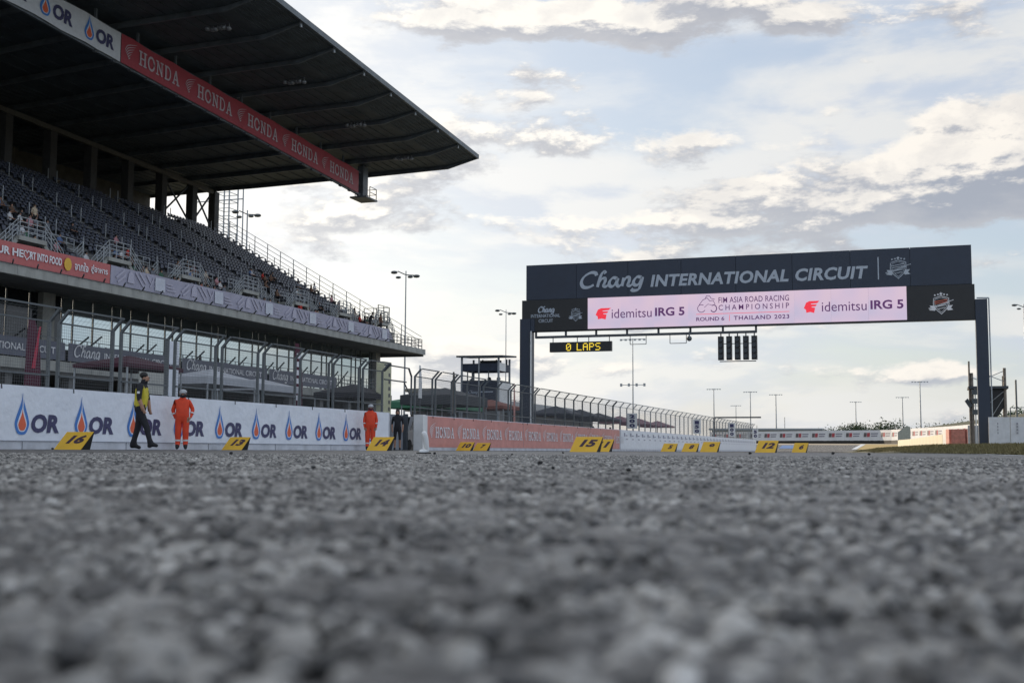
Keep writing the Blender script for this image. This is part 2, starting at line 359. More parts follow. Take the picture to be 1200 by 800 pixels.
def flame_into(mb, fr, cx, y, w, h, mb_=1, mr_=2, mw_=0):
    """upright drop of blue flame round a red core"""
    def drop(s, top, bot):
        L_ = spline([(0, top), (-.10*s, top-.22*(top-bot)), (-.42*s, bot+.42*(top-bot)), (-.5*s, bot+.24*(top-bot)), (-.3*s, bot+.04*(top-bot)), (0, bot)], 4)
        return [(cx+w*p[0], y+h*p[1]) for p in L_]+[(cx-w*p[0], y+h*p[1]) for p in L_[::-1][1:-1]]
    shape_into(mb, drop(1.0, 1.0, 0.0), fr, mb_, 0.004); shape_into(mb, drop(0.66, .74, .07), fr, mw_, 0.008)
    shape_into(mb, drop(0.54, .60, .10), fr, mr_, 0.012)
    shape_into(mb, [(cx-w*.03, y+h*.62), (cx+w*.03, y+h*.62), (cx+w*.02, y+h*1.0), (cx-w*.02, y+h*1.0)], fr, mw_, 0.0125)

X_AXIS = (1, 0, 0); Y_AXIS = (0, 1, 0); Z_AXIS = (0, 0, 1)

# ------------------------------------------------------------------ the ground
def edge(y):                                   # right-hand edge of the asphalt
    return 1.6 if y < 30 else 1.6-(y-30)*0.080 if y < 150 else -8.0-(y-150)*0.02
def gz(x, y):
    z = 0.0
    if y > 150: z += 0.0115*(min(y, 340)-150)
    e = x-edge(y)
    if e > 0 and y < 400:
        k = min(1, max(0, (y-8)/70)); z += (0.10+0.32*k)*min(1, e/(3.4-0.6*k))**1.2*(1 if y < 150 else max(0, 1-(y-150)/60))
    return z
def sheet(name, xs, ys, off, material, inside=None, hfun=gz):
    vs = [(x, y, hfun(x, y)+off) for y in ys for x in xs]; nx = len(xs); fs = []
    for j in range(len(ys)-1):
        for i in range(nx-1):
            if inside is None or inside((xs[i]+xs[i+1])/2, (ys[j]+ys[j+1])/2): fs.append((j*nx+i, j*nx+i+1, (j+1)*nx+i+1, (j+1)*nx+i))
    me = bpy.data.meshes.new(name); me.from_pydata(vs, [], fs); me.materials.append(material)
    me.polygons.foreach_set('use_smooth', [True]*len(me.polygons))
    o = bpy.data.objects.new(name, me); COL.objects.link(o); o['kind'] = 'structure'; return o

def ground_mat(name, c1, c2, sc, bump=0.6):
    m_ = mat(name, c1, 0.95, var=0.0); nt = m_.node_tree; N = nt.nodes; L = nt.links; b = N['Principled BSDF']
    tc = N.new('ShaderNodeTexCoord'); n = N.new('ShaderNodeTexNoise'); n.inputs['Scale'].default_value = sc; n.inputs['Detail'].default_value = 10; n.inputs['Roughness'].default_value = 0.7
    L.new(tc.outputs['Object'], n.inputs['Vector']); mr = N.new('ShaderNodeMapRange'); mr.inputs[1].default_value = 0.35; mr.inputs[2].default_value = 0.65; L.new(n.outputs[0], mr.inputs[0])
    mx = N.new('ShaderNodeMix'); mx.data_type = 'RGBA'; L.new(mr.outputs[0], mx.inputs[0]); mx.inputs[6].default_value = c1+(1,); mx.inputs[7].default_value = c2+(1,)
    L.new(mx.outputs[2], b.inputs['Base Color'])
    bp = N.new('ShaderNodeBump'); bp.inputs['Strength'].default_value = bump; bp.inputs['Distance'].default_value = 0.1; L.new(n.outputs[0], bp.inputs['Height']); L.new(bp.outputs[0], b.inputs['Normal'])
    return m_
grass_m = ground_mat('dry_grass_ground', (0.10, 0.095, 0.045), (0.20, 0.17, 0.09), 0.9)
sand_m = ground_mat('sand', (0.36, 0.29, 0.20), (0.46, 0.37, 0.26), 0.12, 0.2)
paved_m = ground_mat('concourse_paving', (0.13, 0.13, 0.13), (0.19, 0.19, 0.185), 0.8, 0.2)

def asphalt_material(name, attr):
    m_ = bpy.data.materials.new(name); m_.use_nodes = True; nt = m_.node_tree; N = nt.nodes; L = nt.links; b = N['Principled BSDF']
    b.inputs['Roughness'].default_value = 0.50; b.inputs['Specular IOR Level'].default_value = 0.75
    tc = N.new('ShaderNodeTexCoord')
    def noise(sc, det=6, ro=0.6):
        n = N.new('ShaderNodeTexNoise'); n.inputs['Scale'].default_value = sc; n.inputs['Detail'].default_value = det; n.inputs['Roughness'].default_value = ro
        L.new(tc.outputs['Object'], n.inputs['Vector']); return n.outputs[0]
    def mathn(op, a, c):
        n = N.new('ShaderNodeMath'); n.operation = op
        for i, q in enumerate((a, c)):
            if isinstance(q, (int, float)): n.inputs[i].default_value = q
            else: L.new(q, n.inputs[i])
        return n.outputs[0]
    if attr:
        a = N.new('ShaderNodeAttribute'); a.attribute_name = 'tone'; tone = a.outputs['Fac']
    else:
        v = N.new('ShaderNodeTexVoronoi'); v.inputs['Scale'].default_value = 90; L.new(tc.outputs['Object'], v.inputs['Vector'])
        s_ = N.new('ShaderNodeSeparateColor'); L.new(v.outputs['Color'], s_.inputs[0]); tone = s_.outputs[0]
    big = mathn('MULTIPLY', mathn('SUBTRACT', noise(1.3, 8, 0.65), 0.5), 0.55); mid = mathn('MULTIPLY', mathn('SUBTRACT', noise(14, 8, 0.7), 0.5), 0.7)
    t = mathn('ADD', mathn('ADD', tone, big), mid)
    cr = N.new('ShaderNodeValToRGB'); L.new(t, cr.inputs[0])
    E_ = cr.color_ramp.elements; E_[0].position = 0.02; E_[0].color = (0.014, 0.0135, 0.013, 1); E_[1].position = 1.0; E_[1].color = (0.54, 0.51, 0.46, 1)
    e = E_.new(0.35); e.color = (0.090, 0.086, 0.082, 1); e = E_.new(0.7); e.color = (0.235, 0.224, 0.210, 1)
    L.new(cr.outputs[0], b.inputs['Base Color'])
    bp = N.new('ShaderNodeBump'); bp.inputs['Strength'].default_value = 0.8; bp.inputs['Distance'].default_value = 0.002
    L.new(noise(600 if attr else 160, 4), bp.inputs['Height']); L.new(bp.outputs[0], b.inputs['Normal'])
    return m_
asphalt_far = asphalt_material('asphalt', False); _b = asphalt_far.node_tree.nodes['Principled BSDF']; _b.inputs['Roughness'].default_value = 0.95; _b.inputs['Specular IOR Level'].default_value = 0.15; asphalt_near = asphalt_material('asphalt_stones', True)

xs = sorted(set([-3000,-1500,-700,-400,-250,-160,-110]+list(range(-90, 20, 3))+[1.6, 3, 4, 6, 25, 35, 60, 110, 200, 400, 900, 3000]))
ys = [-600,-200,-80]+list(range(-30, 150, 6))+list(range(150, 400, 10))+[450, 600, 900, 1500, 3000, 8000]
sheet('terrain', xs, ys, -0.05, grass_m)
def strip_xy(name, ylist, left, right, n, off, material):
    vs = []; fs = []
    for y in ylist:
        for i in range(n+1):
            x = left(y)+(right(y)-left(y))*i/n; vs.append((x, y, gz(x, y)+off))
    for j in range(len(ylist)-1):
        for i in range(n): a = j*(n+1)+i; fs.append((a, a+1, a+n+2, a+n+1))
    me = bpy.data.meshes.new(name); me.from_pydata(vs, [], fs); me.materials.append(material); me.polygons.foreach_set('use_smooth', [True]*len(fs))
    o = bpy.data.objects.new(name, me); COL.objects.link(o); o['kind'] = 'structure'; return o
strip_xy('race_track', list(range(-60, 156, 6)), lambda y: -19.9, edge, 8, -0.014, asphalt_far)
strip_xy('race_track_turn', list(range(150, 290, 10)), lambda y: -19.9-(y-150)*0.15, lambda y: edge(y)+max(0, y-200)*0.5, 8, 0.02, asphalt_far)
strip_xy('gravel_trap', list(range(280, 345, 10)), lambda y: -60, lambda y: 120, 12, 0.03, sand_m)
strip_xy('run_off_blue', list(range(186, 262, 5)), lambda y: -20.5-(y-186)*.10, lambda y: -16.8-(y-186)*.09, 3, 0.06, mat('blue_run_off_paint', (0.10, 0.20, 0.42), 0.8))
bank = lambda x, y: 0.36+(y-176)*0.030
sheet('sand_bank', [-8.6, -7, -5, -3.2, -1.5], list(range(176, 210, 6)), 0.0, mat('sunlit_sand', (0.50, 0.35, 0.13), 0.9, var=.2), hfun=bank)
sheet('kerb_white', [-9.3, -9.0, -8.6], list(range(176, 210, 6)), 0.02, white_paint, hfun=bank)
strip_xy('track_edge_line', list(range(6, 156, 6)), lambda y: edge(y)-0.35, lambda y: edge(y)-0.15, 1, 0.004, white_paint)
strip_xy('grass_verge', list(range(-60, 200, 6)), lambda y: edge(y), lambda y: edge(y)+14, 24, 0.012, grass_m)
strip_xy('concourse', list(range(-60, 330, 10)), lambda y: -52.0, lambda y: -19.9, 6, 0.004, paved_m)

# the road surface in front of the camera: bedded stones, pits and ridges as real relief
def hash2(i, j, k):
    h = np.sin(i*127.1+j*311.7+k*74.7)*43758.5453; return h-np.floor(h)
def stones(x, y, cell):
    """height and tone of a bed of stones of about `cell` metres"""
    gx, gy = x/cell, y/cell; ix, iy = np.floor(gx), np.floor(gy)
    best = np.full(x.shape, 9.0); sec = np.full(x.shape, 9.0); tone = np.zeros(x.shape); hh = np.zeros(x.shape)
    for dx in (-1, 0, 1):
        for dy in (-1, 0, 1):
            cx, cy = ix+dx, iy+dy; px = cx+0.15+0.7*hash2(cx, cy, 1); py = cy+0.15+0.7*hash2(cx, cy, 2)
            d = (px-gx)**2+(py-gy)**2; nb = d < best
            sec = np.where(nb, best, np.minimum(sec, d)); tone = np.where(nb, hash2(cx, cy, 3), tone); hh = np.where(nb, hash2(cx, cy, 4), hh); best = np.where(nb, d, best)
    rim = np.clip((np.sqrt(sec)-np.sqrt(best))*2.2, 0, 1); dome = rim*(2-rim)
    return dome*(0.35+0.65*hh), tone, rim, hh
def vnoise(x, y, cell, k):
    gx, gy = x/cell, y/cell; ix, iy = np.floor(gx), np.floor(gy); fx, fy = gx-ix, gy-iy; fx = fx*fx*(3-2*fx); fy = fy*fy*(3-2*fy)
    a, b, c, d = hash2(ix, iy, k), hash2(ix+1, iy, k), hash2(ix, iy+1, k), hash2(ix+1, iy+1, k)
    return (a*(1-fx)+b*fx)*(1-fy)+(c*(1-fx)+d*fx)*fy-0.5
def near_road():
    nr, na = 1060, 450
    r = 0.05*np.exp(np.linspace(0, math.log(45/0.05), nr)); a = np.linspace(R(-84), R(56), na)
    rr, aa = np.meshgrid(r, a, indexing='ij'); x = rr*np.sin(aa); y = rr*np.cos(aa)-0.02
    h1, t1, rim1, q1 = stones(x+0.004*vnoise(x, y, .02, 21), y+0.004*vnoise(x, y, .02, 22), 0.0110); h2, t2, rim2, q2 = stones(x+3.3, y-1.7, 0.0072)
    z = 0.0010*np.minimum(h1, .55)/.55+0.0010*h2+0.0040*vnoise(x, y, 0.085, 5)+0.0040*vnoise(x, y, 0.034, 6)+0.0034*vnoise(x*0.8+y*.3, y*.9-x*.2, 0.019, 16)+0.0020*vnoise(x, y, 0.007, 17)+0.006*vnoise(x, y, 0.42, 7)
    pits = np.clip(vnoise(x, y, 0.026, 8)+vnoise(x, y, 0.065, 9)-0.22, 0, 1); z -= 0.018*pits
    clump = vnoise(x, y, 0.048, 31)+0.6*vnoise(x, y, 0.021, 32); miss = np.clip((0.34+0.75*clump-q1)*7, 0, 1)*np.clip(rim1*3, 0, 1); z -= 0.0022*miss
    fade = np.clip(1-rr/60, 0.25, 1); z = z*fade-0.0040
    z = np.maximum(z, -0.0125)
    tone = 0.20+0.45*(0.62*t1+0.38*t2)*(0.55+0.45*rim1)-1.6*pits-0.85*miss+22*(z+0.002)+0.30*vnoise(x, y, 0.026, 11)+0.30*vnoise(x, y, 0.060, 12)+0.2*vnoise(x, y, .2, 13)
    v = np.stack([x, y, z], -1).reshape(-1, 3); idx = np.arange(nr*na).reshape(nr, na)
    f = np.stack([idx[:-1, :-1], idx[:-1, 1:], idx[1:, 1:], idx[1:, :-1]], -1).reshape(-1, 4)
    cx = v[f[:, 0], 0]; cy = v[f[:, 0], 1]; e = np.where(cy < 30, 1.6, 1.6-(cy-30)*0.08); keep = (cx > -19.3) & (cx < e-0.4); f = f[keep]
    me = bpy.data.meshes.new('road_surface'); me.vertices.add(len(v)); me.vertices.foreach_set('co', v.ravel().astype(np.float32))
    me.loops.add(len(f)*4); me.loops.foreach_set('vertex_index', f[:, ::-1].ravel().astype(np.int32)); me.polygons.add(len(f)); me.polygons.foreach_set('loop_start', np.arange(len(f), dtype=np.int32)*4)
    me.update(calc_edges=True); me.polygons.foreach_set('use_smooth', [True]*len(f))
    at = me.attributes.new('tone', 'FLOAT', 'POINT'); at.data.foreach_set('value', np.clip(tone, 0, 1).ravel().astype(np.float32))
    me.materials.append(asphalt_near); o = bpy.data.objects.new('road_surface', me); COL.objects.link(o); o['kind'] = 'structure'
near_road()

# the exposed stones of the road surface: angular chips bedded in the binder, one object, instanced
def road_stones():
    rnd = random.Random(5); protos = []; hold = bpy.data.collections.new('stone_shapes')
    m_ = bpy.data.materials.new('stone_chip'); m_.use_nodes = True; nt = m_.node_tree; b = nt.nodes['Principled BSDF']; b.inputs['Roughness'].default_value = 0.55; b.inputs['Specular IOR Level'].default_value = 0.6
    at = nt.nodes.new('ShaderNodeAttribute'); at.attribute_type = 'INSTANCER'; at.attribute_name = 'tone'
    tc = nt.nodes.new('ShaderNodeTexCoord'); ns = nt.nodes.new('ShaderNodeTexNoise'); ns.inputs['Scale'].default_value = 2.2; ns.inputs['Detail'].default_value = 6; nt.links.new(tc.outputs['Object'], ns.inputs[0])
    ma = nt.nodes.new('ShaderNodeMath'); ma.operation = 'MULTIPLY_ADD'; nt.links.new(ns.outputs[0], ma.inputs[0]); ma.inputs[1].default_value = .35; ma.inputs[2].default_value = -.175
    ad = nt.nodes.new('ShaderNodeMath'); nt.links.new(at.outputs['Fac'], ad.inputs[0]); nt.links.new(ma.outputs[0], ad.inputs[1])
    cr = nt.nodes.new('ShaderNodeValToRGB'); nt.links.new(ad.outputs[0], cr.inputs[0]); E_ = cr.color_ramp.elements; E_[0].position = 0; E_[0].color = (.022, .021, .020, 1); E_[1].position = 1; E_[1].color = (.66, .63, .58, 1)
    for p, c in ((.3, (.10, .095, .088, 1)), (.55, (.235, .222, .202, 1)), (.8, (.40, .378, .34, 1))): e = E_.new(p); e.color = c
    nt.links.new(cr.outputs[0], b.inputs['Base Color'])
    for k in range(6):
        bm = bmesh.new(); bmesh.ops.create_icosphere(bm, subdivisions=2, radius=1.0)
        cuts = [Vector((rnd.gauss(0, 1), rnd.gauss(0, 1), rnd.gauss(0, 1))).normalized() for _ in range(9)]
        for v in bm.verts:
            for c in cuts:
                d = v.co.dot(c); lim = .74
                if d > lim: v.co -= c*(d-lim)*.92
            v.co *= rnd.uniform(.94, 1.05)
        me = bpy.data.meshes.new('stone_chip'); bm.to_mesh(me); bm.free(); me.materials.append(m_); o = bpy.data.objects.new('stone_chip', me); hold.objects.link(o)
    rs = np.random.RandomState(9); P = []; SC = []; TN = []
    for (r0_, r1_, a0, a1, cell, smin, smax, keep) in ((.09, 3.2, R(-62), R(24), .0100, .0030, .0072, .80), (3.2, 11.0, R(-50), R(16), .0230, .0050, .0105, .85)):
        xs_ = np.arange(-r1_, r1_*.6, cell); ys_ = np.arange(0.0, r1_, cell); X, Y = np.meshgrid(xs_, ys_); X = X+rs.uniform(-.5, .5, X.shape)*cell; Y = Y+rs.uniform(-.5, .5, Y.shape)*cell
        rr = np.hypot(X, Y); aa = np.arctan2(X, Y); gap = vnoise(X, Y, .045, 41)+.6*vnoise(X, Y, .12, 42)
        ok = (rr > r0_) & (rr < r1_) & (aa > a0) & (aa < a1) & (rs.uniform(0, 1, X.shape) < keep+.9*gap) & (X < 1.15)
        x = X[ok]; y = Y[ok]; n = len(x); s_ = smin+(smax-smin)*rs.uniform(0, 1, n)**2.0
        z = -0.0035+rs.uniform(-.6, .15, n)*s_*.9+0.006*vnoise(x, y, .42, 7)+.0030*vnoise(x, y, .085, 5)
        P.append(np.stack([x, y, z], -1)); SC.append(np.stack([s_*rs.uniform(.8, 1.25, n), s_*rs.uniform(.8, 1.25, n), s_*rs.uniform(.55, .9, n)], -1))
        t = rs.normal(.53, .12, n)+.45*vnoise(x, y, .05, 43)+.25*vnoise(x, y, .16, 44); q = rs.uniform(0, 1, n); t = np.where(q < .20, rs.uniform(.0, .2, n), np.where(q > .95, rs.uniform(.68, .85, n), t)); TN.append(np.clip(t, 0, 1))
    P = np.concatenate(P); SC = np.concatenate(SC); TN = np.concatenate(TN); n = len(P)
    me = bpy.data.meshes.new('road_stones'); me.vertices.add(n); me.vertices.foreach_set('co', P.ravel().astype(np.float32))
    for nm, ty, arr, key in (('sc', 'FLOAT_VECTOR', SC, 'vector'), ('rot', 'FLOAT_VECTOR', np.stack([rs.uniform(-.5, .5, n), rs.uniform(-.5, .5, n), rs.uniform(0, 6.28, n)], -1), 'vector'), ('tone', 'FLOAT', TN, 'value')):
        a_ = me.attributes.new(nm, ty, 'POINT'); a_.data.foreach_set(key, arr.ravel().astype(np.float32))
    o = bpy.data.objects.new('road_stones', me); COL.objects.link(o); me.materials.append(m_)
    g = bpy.data.node_groups.new('stones', 'GeometryNodeTree'); g.interface.new_socket('Geometry', in_out='INPUT', socket_type='NodeSocketGeometry'); g.interface.new_socket('Geometry', in_out='OUTPUT', socket_type='NodeSocketGeometry')
    N = g.nodes; L = g.links; gi = N.new('NodeGroupInput'); go = N.new('NodeGroupOutput'); ip = N.new('GeometryNodeInstanceOnPoints'); ci = N.new('GeometryNodeCollectionInfo'); ci.inputs['Collection'].default_value = hold; ci.inputs['Separate Children'].default_value = True; ci.inputs['Reset Children'].default_value = True
    ip.inputs['Pick Instance'].default_value = True; L.new(gi.outputs[0], ip.inputs['Points']); L.new(ci.outputs[0], ip.inputs['Instance'])
    ri = N.new('FunctionNodeRandomValue'); ri.data_type = 'INT'; ri.inputs[4].default_value = 0; ri.inputs[5].default_value = 5; L.new(ri.outputs[2], ip.inputs['Instance Index'])
    def na(nm, ty):
        q = N.new('GeometryNodeInputNamedAttribute'); q.data_type = ty; q.inputs[0].default_value = nm; return q.outputs[0]
    er = N.new('FunctionNodeEulerToRotation'); L.new(na('rot', 'FLOAT_VECTOR'), er.inputs[0]); L.new(er.outputs[0], ip.inputs['Rotation']); L.new(na('sc', 'FLOAT_VECTOR'), ip.inputs['Scale']); L.new(ip.outputs[0], go.inputs[0])
    md = o.modifiers.new('stones', 'NODES'); md.node_group = g; o['kind'] = 'stuff'; o['label'] = 'angular grey stone chips bedded in the dark road surface in front'; o['category'] = 'stones'
    print('stones', n)
road_stones()

# loose black crumbs of tyre rubber on the track
def crumb(x, y, s, label, seed):
    rnd = random.Random(seed); bm = bmesh.new(); bmesh.ops.create_icosphere(bm, subdivisions=2, radius=s/2)
    for v in bm.verts: v.co *= rnd.uniform(0.7, 1.15); v.co.z *= 0.75
    me = bpy.data.meshes.new('rubber_crumb'); bm.to_mesh(me); bm.free(); me.materials.append(rubber)
    o = bpy.data.objects.new('rubber_crumb', me); COL.objects.link(o); o.location = (x, y, s*0.28+0.004)
    tag(o, label, 'rubber crumb', 'crumbs of tyre rubber on the track')
for k, (x, y, s, l) in enumerate([(-4.63, 7.41, .028, 'black rubber crumb on the asphalt in front of the board marked 13'), (-1.03, 3.27, .017, 'largest black rubber crumb on the asphalt below the red banner wall'),
    (-.77, 2.54, .0094, 'small black rubber crumb just right of and nearer than the largest one'), (-1.19, 2.22, .0106, 'dark rubber crumb on the asphalt between boards 13 and 14, nearer than both'),
    (-.55, 2.33, .0105, 'black rubber crumb on the asphalt under the number board 15 and to its right'), (-16.9, 20.3, .06, 'flat black rubber crumb lying in front of the board marked 16'),
    (-1.79, 3.79, .009, 'tiny rubber crumb in front of the board marked 14'), (-1.29, 19.2, .06, 'black rubber crumb on the far asphalt right of the board marked 6'),
    (-.61, 15.5, .042, 'black rubber crumb on the asphalt below the white and yellow kerb'), (-.17, 2.72, .0075, 'tiny rubber crumb in the grey asphalt at the right of the picture'),
    (-1.7, 4.93, .0111, 'small rubber crumb below the board marked 10 on the grey track'), (-4.0, 9.65, .029, 'rubber crumb beside the white riding boot on the track'),
    (-4.34, 14.76, .032, 'rubber crumb on the track directly below the board marked 15'), (-3.0, 8.8, .02, 'rubber crumb halfway between the white boot and the board marked 15'),
    (-2.2, 16.5, .05, 'rubber crumb on the track below the board marked 9')]): crumb(x, y, s, l, k)

# ------------------------------------------------------------------ trackside wall, its banners and the debris fence
WX = -19.5
wall_paint = mat('painted_wall', (0.55, 0.565, 0.60), 0.75, var=0.22, scale=1.6, bump=.3, bscale=20)
def wall(y0, y1, label, h=1.46, x0=-19.9, x1=WX, step=3.8, m_=wall_paint):
    t = empty('barrier_wall', (x1, (y0+y1)/2, 0), label, 'wall'); y = y0; proto = None
    while y < y1-0.2:
        e = min(y+step, y1); b = MB(); s = 0.02
        b.prism([(x0+0.03, y+s, 0), (x1, y+s, 0), (x1, y+s, h*0.98), (x1-0.03, y+s, h), (x0+0.03, y+s, h)], (0, e-y-2*s, 0)); b.build('wall_block', m_, t); y = e
    return t
wall(-8, 42.5, 'long concrete trackside wall carrying the white banner with flame logos')
wall(46.0, 80.1, 'concrete trackside wall behind the faded red banner')
wall(80.1, 152, 'far stretch of trackside wall behind the white banner beyond the red one')
def banner(name, y0, y1, z0, z1, m_, label, x=WX+0.012, amp=0.006):
    n = max(4, int((y1-y0)*3)); t = empty(name, (x, (y0+y1)/2, z0), label, 'banner')
    vs = []; fs = []; nz = 6
    for j in range(n+1):
        y = y0+(y1-y0)*j/n
        for k in range(nz+1):
            z = z0+(z1-z0)*k/nz
            sag = 0.0 if k == 0 else (-0.010*abs(math.sin(math.pi*(y-y0)/1.9)) if k == nz else 0)
            vs.append((x+amp*math.sin(y*1.7+z*2.1)*math.sin(y*0.63)*math.sin(math.pi*k/nz), y, z+sag))
    for j in range(n):
        for k in range(nz): a = j*(nz+1)+k; fs.append((a, a+nz+1, a+nz+2, a+1))
    MB().add(vs, fs).build('sheet', m_, t, smooth=True)
    yy = y0+0.6; first = None
    while yy < y1 and yy < 75:
        if first is None: first = MB().bar((x+0.012, yy, z1+0.01), (x+0.014, yy+0.01, z1-0.09), 0.02, 0.012).build('tie', black, t); y_f = yy
        else: o = first.copy(); COL.objects.link(o); o.location.y += yy-y_f
        yy += 2.42
    return t
# white banner with the drop logos
bt = banner('white_banner', -8, 42.35, 0.20, 1.45, white_vinyl, 'white banner with repeated blue and red flame logos along the left wall')
MB().box((WX+0.02, -8, 0.185), (WX+0.03, 42.3, 0.197)).build('hem', mat('grey_hem', (0.25, 0.27, 0.32), 0.6), bt)
for k in range(13):
    y = 16.20+2.045*k
    if y > 41.5: break
    fr = frame((WX+0.02, y, 0), Y_AXIS, Z_AXIS); b = MB(); flame_into(b, fr, 0.0, 0.33, 0.46, 0.96); b.build('flame_logo', [white_vinyl, flame_blue, flame_red], bt)
    if k == 12: continue
    b = MB(); text_into(b, 'OR', fr, 0.30, 0.38, 0.95, 0.44, bold=0.045, shear=0.12); b.build('lettering', letter_navy, bt)
# faded red banners
ry = [46.15, 59.0, 71.75, 80.0]
for k in range(3):
    rb = banner('red_banner', ry[k]+0.02, ry[k+1]-0.02, 0.14, 1.44, red_vinyl, ['nearest length of faded red banner, right of the gate', 'middle length of faded red banner with white wing logos', 'far length of faded red banner behind the board marked 15'][k])
    j = 0
    while True:
        y = 46.35+3.19*j; j += 1
        if y > 79.0: break
        if not (ry[k]-0.05 <= y < ry[k+1]-0.6): continue
        fr = frame((WX+0.024, y, 0), Y_AXIS, Z_AXIS)
        b = MB(); wing_into(b, fr, 0.0, 0.52, 0.72, 0.66); b.build('wing_logo', letter_white, rb)
        w_ = min(2.15, ry[k+1]-y-0.75)
        if w_ > .4: b = MB(); slab_into(b, 'HONDA', fr, 0.70, 0.54, 2.2, 0.46); b.build('lettering', letter_white, rb)
MB().box((WX+0.03, 45.62, 0.05), (WX+0.05, 46.12, 1.46)).build('hem', white_paint, bt).location  # pale end strip
wb = banner('white_banner', 80.3, 151.5, 0.14, 1.44, white_vinyl, 'far white banner along the wall beyond the red banner')
b = MB(); y = 81.2
while y < 150:
    b.box((WX+0.03, y, 1.02), (WX+0.034, y+0.34, 1.26)); b.box((WX+0.0345, y+0.55, 0.80), (WX+0.038, y+1.1, 0.86)); b.box((WX+0.0345, y+0.5, 1.05), (WX+0.038, y+1.0, 1.12)); y += 1.9
tag(b.build('lettering', mat('faded_grey_print', (0.33, 0.33, 0.40), 0.6), wb), kind='stuff')

def wire_panel(L_, z0, z1, name='wire_mesh', sp=0.075, w=0.0045, bend=True):
    b = MB(); n = int(L_/sp)
    for k in range(n+1):
        y = k*L_/n; b.bar((0, y, z0), (0, y, z1), w, n=3)
        if bend and k % 2 == 0: b.bar((0, y, z1), (0.27, y, z1+0.27), w, n=3)
    z = z0
    while z < z1: b.bar((0, 0, z), (0, L_, z), w, n=3); z += sp
    if bend:
        for k in range(1, 4): b.bar((0.09*k, 0, z1+0.09*k), (0.09*k, L_, z1+0.09*k), w, n=3)
    return b
_wp = {}
def fence_run(posts, label, pale=False, lowrail=True):
    FX = -19.95; t = empty('debris_fence', (FX, posts[0], 0), label, 'fence'); ms = steel_l if pale else steel
    def clone(me, name, loc):
        o = bpy.data.objects.new(name, me); COL.objects.link(o); o.parent = t; o.location = loc; return o
    key = 'post%d' % pale
    if key not in _wp:
        pb = MB(); pb.bar((0, 0, 0.02), (0, 0, 3.10), 0.075, 0.065); pb.bar((0, 0, 3.08), (0.29, 0, 3.39), 0.07, 0.06); pb.box((-.07, -.07, 1.46), (.05, .07, 1.5))
        o = pb.build('fence_post', ms, t); _wp[key] = o.data; bpy.data.objects.remove(o)
    for y in posts: clone(_wp[key], 'fence_post', (0.12, y-posts[0], 0.02))
    for a, c in zip(posts[:-1], posts[1:]):
        L_ = c-a
        if L_ < 0.6: continue
        key = (round(L_, 2), pale)
        if key not in _wp:
            L_ = key[0]; sp = 0.15 if pale else 0.075
            o1 = wire_panel(L_, 1.5, 3.10, sp=sp, w=0.010 if pale else 0.0065).build('wire_mesh', wire, t); o2 = MB().bar((0, 0, 0), (0, L_, 0), 0.038, 0.038).build('rail', ms, t)
            _wp[key] = (o1.data, o2.data); bpy.data.objects.remove(o1); bpy.data.objects.remove(o2)
        ym = a-posts[0]+L_/2
        clone(_wp[key][0], 'wire_mesh', (0.17, ym, 1.5)); clone(_wp[key][1], 'rail', (0.335, ym, 3.375)); clone(_wp[key][1], 'rail', (0.03, ym, 3.06))
        if lowrail: clone(_wp[key][1], 'rail', (0.045, ym, 1.76))
    return t
p1 = []
yy = 21.3-2.42*9
while yy < 41: p1 += [yy-0.04, yy+0.31]; yy += 2.42
p1.append(42.7)
fence_run(p1, 'near debris fence with paired cranked posts above the white banner wall')
fence_run([45.9, 47.8, 48.15, 50.05, 50.42, 52.0, 53.7, 54.2, 56.1, 57.9, 58.3, 60.1, 62.0, 62.4]+[64.3+1.95*k for k in range(9)], 'debris fence with cranked posts above the red banner wall')
fence_run([80.06+2.0*k for k in range(37)], 'pale far debris fence above the distant white banner', pale=True, lowrail=False)
# gate between the two walls
g = empty('gate', (-20.1, 44.2, 0), 'grey steel gate panel in the gap between the two banner walls', 'gate')
MB().box((-20.3, 42.6, 0.03), (-20.26, 45.75, 1.46)).build('panel', mat('grey_gate', (0.25, 0.265, 0.29), 0.55), g)
MB().box((-20.25, 45.45, 0.02), (-20.1, 45.60, 1.5)).build('post', steel_d, g)
b = MB(); b.bar((-19.9, 42.75, 3.1), (-19.6, 42.75, 3.38), .06); b.bar((-19.9, 42.8, 3.36), (-19.9, 45.15, 3.36), .05); b.bar((-19.9, 45.15, 3.36), (-19.9, 45.42, 3.05), .06); b.bar((-19.9, 45.42, 3.07), (-19.9, 45.42, 1.46), .06)
b.bar((-19.9, 42.8, 2.78), (-19.9, 44.9, 2.78), .05); b.bar((-19.9, 44.7, 2.74), (-19.9, 45.4, 2.2), .04); b.build('gate_frame', steel, g)
g2 = tag(MB().box((WX-0.38, 45.66, 0.0), (WX+0.03, 45.98, 1.48)).build('wall_end', white_paint), 'white painted end of the wall left of the red banner', 'wall')
